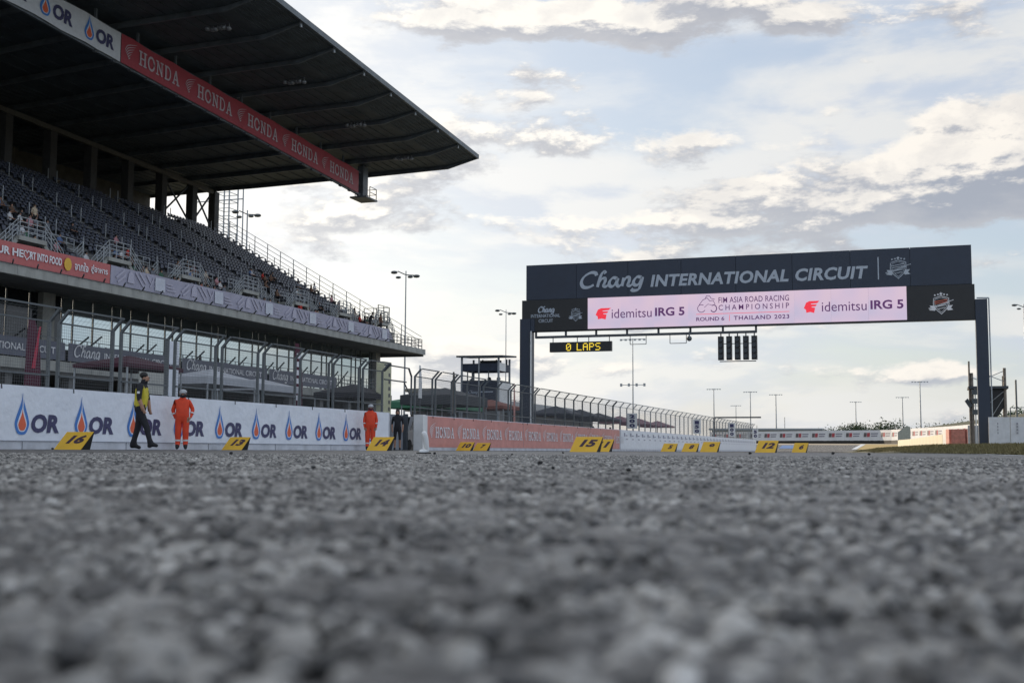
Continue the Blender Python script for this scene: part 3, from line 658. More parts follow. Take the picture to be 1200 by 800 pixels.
# distance boards on the far fence
for (y, s, l, w_) in [(83.4, '200', 'white distance board reading 200 on the fence beyond the gantry post', .62), (109.5, '150', 'white distance board reading 150 on the far fence', .62), (131, '100', 'white distance board reading 100 near the far end of the fence', .62), (150.5, '50', 'small white distance board reading 50 at the end of the fence', .62)]:
    d = empty('distance_board', (-19.4, y, 1.6), l, 'sign'); h_ = (0.32*len(s)+0.12)*(1+(y-83)/120)
    z0_ = 1.6; b = MB(); b.box((-19.4-w_/2-.05, y-.02, z0_), (-19.4+w_/2+.05, y+.02, z0_+h_)); b.build('board', white_paint, d)
    fr = frame((-19.4, y-.022, z0_), X_AXIS, Z_AXIS); b = MB(); q = h_/(0.32*len(s)+0.12)
    for k, c in enumerate(s): text_into(b, c, fr, -0.2, h_-q*(0.36+0.32*k), 0.40, 0.26*q, bold=0.06)
    b.build('lettering', letter_navy, d)

# ------------------------------------------------------------------ the grandstand
Y0, Y1 = 12.0, 109.4
gs = empty('grandstand', (-47, 80, 0), 'huge two storey concrete grandstand with rows of blue seats under a dark cantilever roof', 'grandstand')
# roof surface: x -> z at the far end, rising gently towards the camera
RP = [(-41.0, 29.0), (-44.2, 28.35), (-52.5, 28.2), (-66.0, 27.95), (-72.0, 27.9), (-80.0, 27.6)]
def roof_z(x, y):
    for (a, za), (b_, zb) in zip(RP[:-1], RP[1:]):
        if x >= b_ or b_ == -80.0:
            z = za+(zb-za)*(x-a)/(b_-a); break
    k = 0.042 if x > -53 else 0.042-0.026*min(1, (-53-x)/18)
    return z+k*(Y1-max(y, 40))
ribs_y = [Y1-0.1]+[104.47-5.13*k for k in range(18)]
for k, y in enumerate(ribs_y):                              # transverse roof beams, deeper in the middle
    b = MB(); pts = [(-41.15, roof_z(-41.15, y)-0.05)]
    top = [(x, y, roof_z(x, y)+0.1) for x, _ in RP]; dep = [0.16, 0.35, 0.42, 0.42, 0.42, 0.3]
    low = [(x, y, roof_z(x, y)-dp) for (x, _), dp in zip(RP, dep)]
    b.prism([(p[0] - (0.12 if i == 0 else 0), p[1]-0.09, p[2]) for i, p in enumerate(top)]+[(p[0], p[1]-0.09, p[2]) for p in low[::-1]], (0, 0.18, 0)); b.build('roof_beam', roofrib, gs)
    if k and k < 14: MB().box((-41.28, y-0.10, roof_z(-41.2, y)-0.42), (-41.18, y+0.10, roof_z(-41.2, y)+0.02)).build('bracket', steel_l, gs)
ye = [Y1]+ribs_y[1:]
for k in range(len(ye)-1):                                  # roof sheets, one strip per bay, lapped like shingles
    a, c = ye[k], ye[k+1]
    for i in range(len(RP)-1):
        x0, x1 = RP[i][0], RP[i+1][0]
        P = [(x0, a-0.1, roof_z(x0, a)-0.02), (x1, a-0.1, roof_z(x1, a)-0.02), (x1, c+0.1, roof_z(x1, c)-0.20), (x0, c+0.1, roof_z(x0, c)-0.20)]
        b = MB(); b.prism(P, (0, 0, 0.12)); 
        n = 9
        for j in range(1, n):                               # seams of the sheeting
            xx = x0+(x1-x0)*j/n; b.bar((xx, a-0.15, roof_z(xx, a)-0.05), (xx, c+0.15, roof_z(xx, c)-0.23), 0.05, 0.05)
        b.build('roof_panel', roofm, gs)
b = MB()
for k in range(len(ye)-1):
    a, c = ye[k], ye[k+1]; b.bar((-41.02, a+0.05, roof_z(-41, a)+0.05), (-41.02, c+0.05, roof_z(-41, c)+0.05), 0.16, 0.42)
b.build('fascia', roofrib, gs)
MB().prism([(x, Y1+0.02, roof_z(x, Y1)-0.12) for x, _ in RP]+[(x, Y1+0.02, roof_z(x, Y1)+0.32) for x, _ in RP[::-1]], (0, 0.12, 0)).build('fascia', roofrib, gs)
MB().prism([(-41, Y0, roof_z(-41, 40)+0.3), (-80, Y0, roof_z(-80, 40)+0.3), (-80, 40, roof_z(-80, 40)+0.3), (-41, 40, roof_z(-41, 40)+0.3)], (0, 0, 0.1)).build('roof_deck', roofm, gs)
# longitudinal beam along the back on big columns
for k in range(11):
    a = 38.0+6.5*k; c = a+6.5 if k < 10 else 108.6
    MB().bar((-71.0, a, roof_z(-71, a)-0.62), (-71.0, c, roof_z(-71, c)-0.62), 0.35, 0.42).build('back_beam', mat('back_beam', (0.10, 0.095, 0.08), 0.7, var=0.2), gs)
for y in [110.3-0.9, 105.3, 100.0, 94.6, 89.2, 83.8, 78.4, 73.0, 67.6, 62.2, 56.8, 51.4]:
    MB().box((-71.7, y-0.42, 20), (-70.9, y+0.42, roof_z(-71.3, y)-0.45)).build('column', mat('grey_column', (0.06, 0.06, 0.058), 0.8, var=0.2), gs)
for k in range(11):                                          # dull cladding behind the top walkway, open at the far end
    a = 33.4+6.9*k; MB().box((-79.5, a+.03, 22), (-79.3, a+6.87, 28.8)).build('back_panel', mat('back_cladding', (0.10, 0.095, 0.08), 0.9, var=0.4, scale=0.5), gs)
for (a, c) in [(100.0, 105.3), (105.3, 109.4)]:             # cross bracing in the open bays
    MB().bar((-71.4, a, 23.2), (-71.4, c, 27.6), 0.14).build('brace', steel_d, gs); MB().bar((-71.4, a, 27.6), (-71.4, c, 23.2), 0.14).build('brace', steel_d, gs)
MB().box((-79.5, Y0, 22.8), (-71.2, Y1, 23.0)).build('walkway', concrete_d, gs)
# floodlight clusters hanging under the roof
for (x, y) in [(-45.6, 70.18), (-45.8, 81.33), (-46, 92.53), (-46.2, 103.23), (-45.6, 59)]:
    t = empty('floodlight_cluster', (x, y, roof_z(x, y)-0.9), {70: 'nearest full cluster of small round floodlights under the roof, at the top of the picture', 81: 'second cluster of floodlights under the roof, above the red banner', 92: 'third cluster of small floodlights under the dark roof', 103: 'farthest cluster of floodlights under the roof near its tip', 59: 'cluster of floodlights under the roof beyond the top edge of the picture'}[int(y)], 'floodlights', 'floodlight clusters under the roof')
    z = roof_z(x, y)-0.75
    MB().bar((x-0.9, y, z+.28), (x+0.7, y+0.0, z+.28), 0.08).build('bar', steel_d, t)
    for j in range(6):
        lx = x-0.9+0.32*j; b = MB(); b.ball((lx, y-0.2+0.13*(j % 2), z-0.05*(j % 3)), 0.22, n=8, squash=(1, 1, .7)); b.bar((lx, y, z+.02), (lx, y, z+.3), .05); b.build('lamp', mat('lamp_housing', (0.22, 0.23, 0.24), 0.35, 0.4), t, smooth=True)

# banner truss hanging from the roof
BX = -52.0
tr = empty('banner_truss', (BX, 80, 25), 'long steel truss hung under the roof carrying the white and red banners', 'truss')
def tz(y): return 25.15+0.040*(106-y)+(0.9 if False else 0), 27.35+0.036*(106-y)
for k in range(14):
    a = 106.6-4.6*k; c = a-4.6
    if k == 0: pass
    b = MB(); b.bar((BX-.15, a, tz(a)[0]), (BX-.15, c, tz(c)[0]), .22, .22); b.bar((BX-.15, a, tz(a)[1]), (BX-.15, c, tz(c)[1]), .2, .2); b.build('chord', roofrib, tr)
    MB().bar((BX-.15, a, tz(a)[0]), (BX-.15, (a+c)/2, tz(c)[1]), .13).build('brace', roofrib, tr); MB().bar((BX-.15, (a+c)/2, tz(a)[1]), (BX-.15, c, tz(c)[0]), .13).build('brace', roofrib, tr)
    MB().bar((BX-.15, a, tz(a)[0]), (BX-.15, a, tz(a)[1]+.8), .16).build('hanger', roofrib, tr)
for k in range(22):                                         # little lamps along the underside
    y = 105-1.9*k; MB().box((BX-.1, y-.2, tz(y)[0]-.28), (BX+.15, y+.2, tz(y)[0]-.12)).build('bracket', steel_d, tr)
MB().box((BX-.4, 105.7, 24.95), (BX+.2, 106.8, 28.1)).box((BX-.9, 105.0, 24.75), (BX+.9, 107.6, 24.9)).build('end_post', roofrib, tr)
b = MB()
for dx in (-.8, .8):
    for y in (106.0, 107.5): b.bar((BX+dx, y, 24.9), (BX+dx, y, 26.0), .06)
    for z in (25.45, 26.0): b.bar((BX+dx, 106.0, z), (BX+dx, 107.5, z), .05)
for z in (25.45, 26.0): b.bar((BX-.8, 107.5, z), (BX+.8, 107.5, z), .05)
b.build('railing', steel_d, tr)
def roof_banner(a, c, m_, label):
    t = empty('roof_banner', (BX+.1, a, 25), label, 'banner'); n = int((c-a)/1.2); vs = []; fs = []
    for j in range(n+1):
        y = a+(c-a)*j/n
        for z in tz(y): vs.append((BX+.08+.015*math.sin(y*2.3), y, z+(0.05*math.sin(y*1.3) if z > 26.8+0 else 0)))
    for j in range(n): fs.append((2*j, 2*j+2, 2*j+3, 2*j+1))
    MB().add(vs, fs).build('sheet', m_, t); return t
t = roof_banner(30, 67.65, white_roof_vinyl, 'white banner with flame logos under the roof at top left')
for k in range(5):
    y = 47.0+4.26*k; z0, z1 = tz(y); fr = frame((BX+.11, y, z0+.1), (0, 1, -.04), Z_AXIS)
    b = MB(); flame_into(b, fr, 0.25, .22, 0.95, 1.75); b.build('flame_logo', [white_roof_vinyl, flame_blue, flame_red], t)
    b = MB(); text_into(b, 'OR', fr, 0.95, .38, 1.9, 1.0, bold=0.045, shear=0.1); b.build('lettering', letter_navy, t)
t = roof_banner(67.72, 104.9, red_roof_vinyl, 'long dark red banner with white wing logos under the roof')
for k in range(5):
    y = 67.95+7.28*k; z0, z1 = tz(y); fr = frame((BX+.11, y, z0+.1), (0, 1, -.04), Z_AXIS)
    b = MB(); wing_into(b, fr, 0.0, .35, 1.55, 1.35); b.build('wing_logo', mat('roof_lettering', (0.50, 0.42, 0.44), 0.5, var=0), t)
    b = MB(); slab_into(b, 'HONDA', fr, 1.75, .42, 5.0, 1.05); b.build('lettering', MATS['roof_lettering'], t)

# seating tiers
ROWS = 28
def row_x(i): return -49.4-0.78*i
def row_z(i): return 10.55+0.452*i
for i in range(ROWS):
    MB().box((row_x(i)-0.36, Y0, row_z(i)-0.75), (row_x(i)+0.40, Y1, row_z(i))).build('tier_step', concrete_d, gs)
AISLES = [58.0-8.3*k for k in (3, 2, 1)]+[58.0+8.3*k for k in range(7)]
def seat_mb(n=1, sp=0.5):
    b = MB()
    b.prism([(-.20, -.2, .40), (.22, -.2, .44), (.22, .2, .44), (-.20, .2, .40)], (0, 0, -.05))
    b.prism([(-.24, -.19, .38), (-.34, -.17, .74), (-.34, .17, .74), (-.24, .19, .38)], (-.04, 0, 0)); b.box((-.22, -.03, 0), (-.14, .03, .4))
    return b
pos = []
for i in range(ROWS):
    y = 40.3
    while y < Y1-0.4:
        if min(abs(y-a) for a in AISLES) > (0.62 if i > 6 else 1.75): pos.append((row_x(i), y, row_z(i)))
        y += 0.52
def depth(p): return Vector(p).dot(fw)
def inview(p):
    d = depth(p); return d > 1 and abs(Vector(p).dot(rt)/d*1400) < 600 and p[1] > 50.5
vis = sorted([p for p in pos if inview(p)], key=depth); near = set(vis[:300])
sm = seat_mb(); so = sm.build('seat', [seatm], gs); seat_me = so.data; dz = so.location-Vector((0, 0, 0)); base = world_loc(so)
bpy.data.objects.remove(so)
sv = np.array([tuple(v.co) for v in seat_me.vertices])+np.array(base); sf = [tuple(p.vertices) for p in seat_me.polygons]
gl = world_loc(gs)
for p in vis[:300]:
    o = bpy.data.objects.new('seat', seat_me); COL.objects.link(o); o.parent = gs; o.location = Vector(p)+base-gl
b = MB(); 
for p in pos:
    if p not in near and p[0] < 0:
        tip = random.random() < .25
        b.add((sv+np.array(p)).tolist(), sf)
tag(b.build('seating', seatm, gs), kind='stuff')
# aisle handrail posts
hp = MB(); hp.bar((0, 0, 0), (0, 0, 1.1), .06); 
ho = hp.build('handrail_post', steel_l, gs); hme = ho.data; bpy.data.objects.remove(ho)
for a in AISLES:
    for i in range(3, ROWS, 3):
        for dy in ((-.55, .55) if i % 2 else (.55,)):
            o = bpy.data.objects.new('handrail_post', hme); COL.objects.link(o); o.parent = gs; o.location = Vector((row_x(i)+.3, a+dy, row_z(i)))-gl
# stair towers coming up through the front rows
def stair_tower(y, k):
    t = empty('stair_landing', (-50.6, y, 10.8)); t.parent = gs; t.location = Vector((-50.6, y, 10.8))-gl
    L0, L1 = y-1.1, y+1.1; zt = 12.6
    b = MB(); b.box((-52.9, L0-.1, zt-.28), (-50.3, L1+.1, zt-.02)); b.box((-52.9, L0-.1, 11.0), (-52.75, L1+.1, zt-.3)); b.build('landing', concrete, t)
    for sgn in (-1, 1):
        s0 = L0 if sgn < 0 else L1; e = s0+sgn*1.7
        MB().prism([(-50.45, s0, zt-.02), (-50.45, e, zt-1.5), (-50.45, e, zt-1.8), (-50.45, s0, zt-.36)], (-.16, 0, 0)).build('stringer', concrete, t)
        for j in range(6): f = (j+.5)/6; MB().box((-52.4, s0+sgn*1.7*f-.14, zt-1.5*f-.12), (-50.65, s0+sgn*1.7*f+.14, zt-1.5*f-.06)).build('step', concrete, t)
        for X in (-50.4, -52.5):
            r_ = MB()
            for j in range(4): f = j/3; r_.bar((X, s0+sgn*1.7*f, zt-1.5*f), (X, s0+sgn*1.7*f, zt-1.5*f+1.1), .05)
            for h in (.3, .56, .82, 1.1): r_.bar((X, s0, zt+h), (X, e, zt-1.5+h), .042)
            r_.build('railing', steel_l, t)
    r_ = MB()
    for j in range(4): f = j/3; r_.bar((-50.38, L0+2.2*f, zt), (-50.38, L0+2.2*f, zt+1.1), .05)
    for h in (.3, .56, .82, 1.1): r_.bar((-50.38, L0, zt+h), (-50.38, L1, zt+h), .042)
    r_.build('railing', steel_l, t)
    # guard rail across the rows behind the landing
    r_ = MB()
    for j in range(9): yy = y+1.3+.75*j; r_.bar((-53.3, yy, 12.8), (-53.3, yy, 13.9), .05)
    for h in (13.2, 13.55, 13.9): r_.bar((-53.3, y+1.3, h), (-53.3, y+7.3, h), .042)
    r_.build('railing', steel_l, t)
for k, a in enumerate(AISLES): stair_tower(a, k)
# deck edge, soffit, deck end
for k in range(24):
    a = Y1-4.05*(k+1); c = Y1-4.05*k
    if k == 0: c = 110.0
    MB().box((-47.0, a+.02, 9.45), (-46.7, c, 9.98)).build('edge_beam', concrete, gs)
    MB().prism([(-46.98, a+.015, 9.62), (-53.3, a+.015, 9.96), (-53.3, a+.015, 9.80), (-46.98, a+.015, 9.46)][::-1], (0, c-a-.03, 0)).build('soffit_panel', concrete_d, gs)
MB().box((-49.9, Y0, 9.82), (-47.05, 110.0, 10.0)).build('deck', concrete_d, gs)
MB().prism([(-47, 110.02, 9.3), (-47, 110.02, 9.98), (-54, 110.02, 10.6), (-70, 110.02, 22.5), (-80, 110.02, 22.9), (-80, 110.02, 21.6), (-60, 110.02, 9.3)], (0, .2, 0)).build('end_wall', concrete_d, gs)
b = MB()
for k in range(11): y = 101.4+.86*k; b.bar((-47.1, y, 9.98), (-47.1, y, 11.0), .06)
for h in (10.35, 10.7, 11.0): b.bar((-47.1, 101.4, h), (-47.1, 110.0, h), .045); b.bar((-47.1, 110.0, h), (-51.0, 110.0, h), .045)
b.build('railing', steel, gs)
b = MB()
for i in range(0, ROWS+1, 2): b.bar((row_x(i), 110.1, row_z(i)-.3), (row_x(i), 110.1, row_z(i)+2.0), .06)
for h in (.6, 1.0, 1.5, 2.0): b.bar((-47.2, 110.1, 9.3+h), (row_x(ROWS), 110.1, row_z(ROWS)+h), .045)
b.build('end_railing', steel_l, gs)
MB().box((-49.75, 99.6, 10.0), (-48.2, 105.4, 11.3)).build('deck_step', concrete_d, gs)
b = MB(); b.box((-53.5, 107.0, 12.7), (-50.5, 109.8, 12.85)); b.build('landing', concrete, gs)
b = MB()
for (x, y) in [(-50.6, 107.1), (-50.6, 108.4), (-50.6, 109.7), (-52, 109.7), (-53.4, 109.7)]: b.bar((x, y, 12.8), (x, y, 14.3), .07)
for h in (13.3, 13.8, 14.3): b.bar((-50.6, 107.1, h), (-50.6, 109.7, h), .05); b.bar((-50.6, 109.7, h), (-53.4, 109.7, h), .05)
b.build('railing', steel_d, gs)
# facade below the deck: mullions, panes, dark transom zone
FX_ = -52.0
my = []; y = 61.85-6.05*8
while y < 108.4: my += [y, y+.95, y+2.05, y+4.05]; y += 6.05
my = [v for v in my if 37 < v < 108.6]+[108.8]
for y in my: MB().box((FX_-.03, y-.035, 4.9), (FX_+.04, y+.035, 9.76)).build('mullion', steel, gs)
for a, c in zip(my[:-1], my[1:]):
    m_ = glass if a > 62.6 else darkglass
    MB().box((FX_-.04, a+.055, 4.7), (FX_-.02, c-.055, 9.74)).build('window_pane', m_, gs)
for z in (9.72, 8.72): MB().box((FX_-.02, 37, z-.05), (FX_+.05, 108.7, z+.03)).build('transom', steel, gs)
MB().box((-52.4, 60.6, 4.95), (-51.6, 61.7, 9.7)).build('column', concrete, gs)
MB().box((-60, 108.9, 0), (-51.6, 109.9, 9.75)).build('end_pier', concrete, gs)
# terrace, its parapet and the dark ground floor
for k in range(24):
    a = 110.0-4.2*(k+1); MB().box((-50.6, a+.02, 4.72), (-50.35, a+4.18, 5.35)).build('parapet_panel', concrete, gs)
MB().box((-57.3, Y0, 4.5), (-50.6, 110, 4.9)).build('terrace', concrete_d, gs)
b = MB(); y = 40
for k in range(60):
    y = 40+1.17*k; b.bar((-50.42, y, 5.35), (-50.42, y, 6.75), .05)
for h in (6.1, 6.45, 6.78): b.bar((-50.42, 40, h), (-50.42, 109.5, h), .045)
b.build('railing', steel, gs)
for k in range(10): MB().bar((-51.5, 40+6.05*k+62.8-58.35, 5.0), (-51.5, 40+6.05*k+62.8-58.35+3.6, 7.4), .09).build('brace', steel, gs)
for k in range(12): y = 46+5.6*k; MB().box((-51.6, y-.3, 0), (-51.0, y+.3, 4.5)).build('column', concrete_d, gs)
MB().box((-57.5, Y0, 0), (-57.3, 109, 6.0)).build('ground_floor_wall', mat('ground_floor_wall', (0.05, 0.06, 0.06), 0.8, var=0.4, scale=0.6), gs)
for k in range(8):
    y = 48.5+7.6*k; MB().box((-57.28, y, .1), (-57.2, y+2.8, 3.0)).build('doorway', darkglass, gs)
for z, x in ((3.1, -48.5), (1.9, -48.5)): MB().bar((x, 40, z), (x, 108, z), .09).build('handrail', steel, gs)
for k in range(18): MB().bar((-48.5, 41+3.9*k, 0), (-48.5, 41+3.9*k, 3.1), .08).build('railing_post', steel, gs)
MB().box((-49.6, 40, 2.0), (-49.3, 109, 2.5)).box((-49.6, 40, 1.2), (-49.3, 109, 1.35)).build('parapet', concrete, gs)

# banners hung on the stand
def plain_banner(name, x, a, c, z0, z1, m_, label, seg=1.5, sag=0.03, bow=0.0):
    t = empty(name, (x, (a+c)/2, z0), label, 'banner'); n = max(2, int((c-a)/seg)); vs = []; fs = []
    for j in range(n+1):
        y = a+(c-a)*j/n; s = sag*abs(math.sin(j*2.1))
        for q in range(4): zz = z0+(z1-z0)*q/3-s*(q == 3); vs.append((x+bow*math.sin(math.pi*q/3)+.01*math.sin(y*3+q), y, zz))
    for j in range(n):
        for q in range(3): A = 4*j+q; fs.append((A, A+4, A+5, A+1))
    MB().add(vs, fs).build('sheet', m_, t); return t
t = plain_banner('deck_banner', -46.62, 40, 60.5, 10.02, 11.2, coral_vinyl, 'coral red banner with white slogan along the front of the upper deck')
fr = frame((-46.56, 0, 10.02), Y_AXIS, Z_AXIS)
for w_, x_, l_ in (('PUT OUR HE', 48.9, 4.05), ('RT INTO FOOD', 53.5, 2.58)): b = MB(); text_into(b, w_, fr, x_, .42, l_, .44, bold=.03); b.build('lettering', letter_white, t)
b = MB()
h_ = [(53.23+(a_-53.87)*.72, .60+(b_-.7)*.85) for a_, b_ in [(53.86, .40), (53.52, .72), (53.58, .95), (53.76, 1.0), (53.88, .86), (54.0, 1.0), (54.2, .94), (54.22, .7)]]; line_into(b, h_, fr, .055, closed=True); b.build('heart', letter_white, t)
b = MB(); b.prism([(-46.56, 56.6+.32*math.cos(R(a)), 10.62+.38*math.sin(R(a))) for a in range(0, 360, 30)], (.01, 0, 0)); b.build('emblem', yellow, t)
for w_, x_, l_ in (('จากใจ', 57.2, 1.2), ('สู่อาหาร', 58.65, 1.55)): b = MB(); text_into(b, w_, fr, x_, .36, l_, .54, bold=.02); b.build('lettering', letter_white, t)
t = plain_banner('deck_banner', -46.62, 60.55, 101.2, 10.02, 11.18, purple_vinyl, 'long purple grey banner with white slanted shapes along the upper deck')
pale_p = mat('pale_lilac_print', (0.42, 0.405, 0.49), 0.5, var=.05)
for k in range(6):
    y = 60.9+6.9*k; fr = frame((-46.57, y, 10.05), Y_AXIS, Z_AXIS); b = MB()
    for (p, q, w_) in [((.2, .45), (.9, .95), .14), ((.35, .2), (1.0, .62), .14), ((2.1, .95), (2.85, .2), .12), ((2.5, 1.0), (3.1, .45), .12), ((3.25, .95), (3.6, .55), .12), ((3.6, .3), (3.95, .9), .1)]: line_into(b, [p, q], fr, w_)
    shape_into(b, [(1.25, .25), (1.95, .25), (1.85, .8), (1.6, 1.08), (1.35, .8)], fr); b.build('pattern', pale_p, t)
    b = MB(); shape_into(b, [(4.1, .12), (5.15, .12), (5.15, .98), (4.1, .98)], fr); b.build('pattern', mat('white_print', (0.52, 0.54, 0.60), .5), t)
    b = MB(); [b.box((-46.565, y+5.4, 10.3+.2*j), (-46.56, y+6.4-.2*j, 10.38+.2*j)) for j in range(3)]; tag(b.build('print', pale_p, t), kind='stuff')
for k in range(28):                                         # short arms that hold the banner off the deck
    y = 48.3+1.92*k; tag(MB().bar((-46.55, y, 10.0), (-46.0, y-.55, 10.12), .07).build('bracket', steel_d, gs))
for k in range(4):
    y0 = 48.9+12.2*k+.4; c = y0+11.9
    t = plain_banner('terrace_banner', -50.30, y0, c, 5.42, 6.55, mat('slate_vinyl', (0.115, 0.125, 0.165), .5, var=.1), ['nearest slate terrace banner, its lettering cut by the left edge of the picture', 'slate terrace banner with white script, above the maroon canopy', 'slate terrace banner behind the white gazebo roof', 'farthest slate banner on the terrace near the end of the stand'][k])
    fr = frame((-50.26, y0, 5.42), Y_AXIS, Z_AXIS); b = MB(); chang_into(b, fr, .45, .34, 2.6, .72); b.build('lettering', letter_white, t)
    b = MB(); text_into(b, 'INTERNATIONAL CIRCUIT', fr, 3.45, .34, 7.5, .42, bold=.012); b.build('lettering', letter_white, t)

# ------------------------------------------------------------------ start gantry
GY = 68.0
gt = empty('start_gantry', (-9.5, GY, 0), 'tall dark start gantry spanning the track with lettered header', 'gantry')
MB().box((-22.6, GY-.35, 0), (-21.95, GY+.45, 7.85)).build('post', navy, gt)
MB().box((2.92, GY-.35, 0), (3.52, GY+.45, 8.15)).build('post', navy, gt)
MB().box((-22.6, GY-.3, 7.1), (-21.7, GY+.4, 7.86)).build('bracket', navy, gt)
MB().bar((-21.88, GY-.42, .3), (-21.88, GY-.42, 7.1), .09, n=8).build('conduit', white_paint, gt)
MB().bar((3.60, GY-.30, .3), (3.60, GY-.30, 8.2), .07, n=8).bar((3.6, GY-.3, 8.2), (3.0, GY-.3, 8.22), .07).build('conduit', steel_l, gt)
for k in range(8):
    x0 = -22.25+3.133*k; MB().box((x0+.01, GY-.25, 9.0), (x0+3.123, GY+.5, 11.1)).build('header_panel', navy, gt)
MB().box((-22.45, GY-.18, 7.1), (2.92, GY+.42, 8.98)).build('beam', black, gt)
MB().box((-22.2, GY-.1, 9.0), (2.75, GY+.4, 11.05)).build('backing', black, gt)
fr = frame((0, GY-.252, 0), X_AXIS, Z_AXIS)
b = MB(); chang_into(b, fr, -18.95, 9.62, 3.95, .88, weight=.25); b.build('lettering', letter_grey, gt)
for w_, x_, l_ in (('INTERNATIONAL', -14.65, 7.87), ('CIRCUIT', -6.41, 3.90)): b = MB(); text_into(b, w_, fr, x_, 9.50, l_, .71, bold=.035, shear=.18, spacing=1.06); b.build('lettering', letter_grey, gt)
MB().box((-2.0, GY-.262, 9.42), (-1.94, GY-.254, 10.66)).build('divider', letter_grey, gt)
b = MB(); emblem_into(b, fr, -.93, 9.98, .64, 0); b.build('emblem', letter_grey, gt)
for x0, x1, lab in ((-22.5, -18.42, 0), (-.52, 2.9, 1)):
    MB().box((x0, GY-.262, 7.12), (x1, GY-.19, 8.98)).build('end_panel', black, gt)
fr2 = frame((0, GY-.264, 0), X_AXIS, Z_AXIS)
b = MB(); chang_into(b, fr2, -21.5, 8.24, 1.05, .32, weight=.28); b.build('lettering', letter_grey, gt)
for w_, x_, z_, l_ in (('INTERNATIONAL', -21.93, 7.92, 1.82), ('CIRCUIT', -21.45, 7.62, .9)): b = MB(); text_into(b, w_, fr2, x_, z_, l_, .2, bold=.01); b.build('lettering', letter_grey, gt)
b = MB(); emblem_into(b, fr2, -19.15, 8.0, .42); b.build('emblem', letter_grey, gt)
b = MB(); emblem_into(b, fr2, 1.22, 7.95, .62, 0, 1); b.build('emblem', [letter_white, flame_red], gt)
def led_mat():
    m_ = bpy.data.materials.new('led_screen'); m_.use_nodes = True; nt = m_.node_tree; b = nt.nodes['Principled BSDF']
    tc = nt.nodes.new('ShaderNodeTexCoord'); n = nt.nodes.new('ShaderNodeTexNoise'); n.inputs['Scale'].default_value = .45; n.inputs['Detail'].default_value = 1
    nt.links.new(tc.outputs['Object'], n.inputs[0]); cr = nt.nodes.new('ShaderNodeValToRGB'); nt.links.new(n.outputs[0], cr.inputs[0]); E_ = cr.color_ramp.elements
    E_[0].position = .35; E_[0].color = (.50, .45, .60, 1); E_[1].position = .65; E_[1].color = (.66, .50, .58, 1); e = E_.new(.5); e.color = (.60, .47, .60, 1)
    b.inputs['Base Color'].default_value = (.03, .03, .03, 1); b.inputs['Roughness'].default_value = .5
    nt.links.new(cr.outputs[0], b.inputs['Emission Color']); b.inputs['Emission Strength'].default_value = .92; return m_
ledm = led_mat(); led = tag(empty('led_screen', (-9.45, GY-.27, 7.1), 'long pale pink LED screen with sponsor and race wording on the gantry', 'screen'))
for k in range(9):
    x0 = -18.40+1.985*k; MB().box((x0+.003, GY-.31, 7.16), (x0+1.982, GY-.2635, 8.98)).build('screen_panel', ledm, led)
MB().box((-18.45, GY-.30, 7.06), (2.9, GY-.2, 7.12)).build('bottom_rail', black, led)
fr3 = frame((0, GY-.311, 0), X_AXIS, Z_AXIS)
ink = mat('screen_ink', (.10, .03, .12), .5, var=0, emit=.5); ink2 = mat('screen_ink_red', (.75, .03, .05), .5, var=0, emit=.7)
for X, w1, X2 in ((-17.92, .93, 0), (-5.97, .85, 1)):
    HD = [(.0, .45), (.18, .92), (.42, 1.05), (1.2, 1.05), (1.02, .86), (.55, .82), (.55, .76), (1.0, .74), (.9, .58), (.6, .56), (.6, .5), (.86, .46), (.78, .0), (.5, .1), (.18, .04), (.16, .3)]
    b = MB(); shape_into(b, [(X+a*w1/1.2, 7.68+c*.64) for a, c in HD][::-1], fr3); b.build('sponsor_logo', ink2, led)
    b = MB(); text_into(b, 'idemitsu', fr3, X+.97, 7.74, 2.38, .54); b.build('lettering', ink, led)
    b = MB(); text_into(b, 'IRG 5', fr3, X+3.55, 7.78, 1.72, .50, bold=.03); b.build('lettering', ink, led)
for w_, x_, z_, l_, h_, bo_, sp_ in (('FIM ASIA ROAD RACING', -10.70, 8.42, 3.93, .33, .006, 1.05), ('CHAMPIONSHIP', -10.70, 8.0, 3.93, .31, .006, 1.5), ('ROUND 6', -11.98, 7.42, 1.6, .22, .02, 1.0), ('THAILAND 2023', -9.85, 7.42, 3.08, .24, .02, 1.15)): b = MB(); text_into(b, w_, fr3, x_, z_, l_, h_, bold=bo_, spacing=sp_); b.build('lettering', ink, led)
b = MB(); b.box((-11.98, GY-.32, 7.80), (-6.76, GY-.313, 7.825)); b.box((-10.1, GY-.32, 7.38), (-10.075, GY-.313, 7.72)); b.build('lettering', ink2, led)
b = MB()                                                    # outline of a rider on a motorcycle
for (pts, w_) in [(arc(-11.68, 8.14, .22, .22, 60, 330, 10), .035), (arc(-10.98, 8.12, .17, .20, -150, 120, 10), .05), ([(-11.8, 8.36), (-11.6, 8.62), (-11.35, 8.74), (-11.2, 8.56), (-11.0, 8.58), (-10.9, 8.36)], .03), ([(-11.45, 8.72), (-11.38, 8.86), (-11.2, 8.84), (-11.12, 8.70), (-10.92, 8.64)], .03), ([(-11.5, 8.2), (-11.3, 8.38), (-11.1, 8.32)], .025)]: line_into(b, pts, fr3, w_)
b.build('rider_outline', ink, led)
hf = MB().bar((-21.68, GY-.1, 6.75), (-8.62, GY-.1, 6.75), .14).build('hanging_rail', steel_d, gt)
for k in range(8): x = -21.66+1.86*k; MB().bar((x, GY-.1, 6.70), (x, GY-.1, 7.12), .11).build('hanger', steel_d, gt)
for x0 in (-15.9, -13.55):
    b = MB(); [b.bar((x0+a, GY-.1, 6.7), (x0+a, GY-.1, 6.2), .035) for a in (0, .95)]; b.bar((x0, GY-.1, 6.2), (x0+.95, GY-.1, 6.2), .035); b.build('hoop', steel_d, gt)
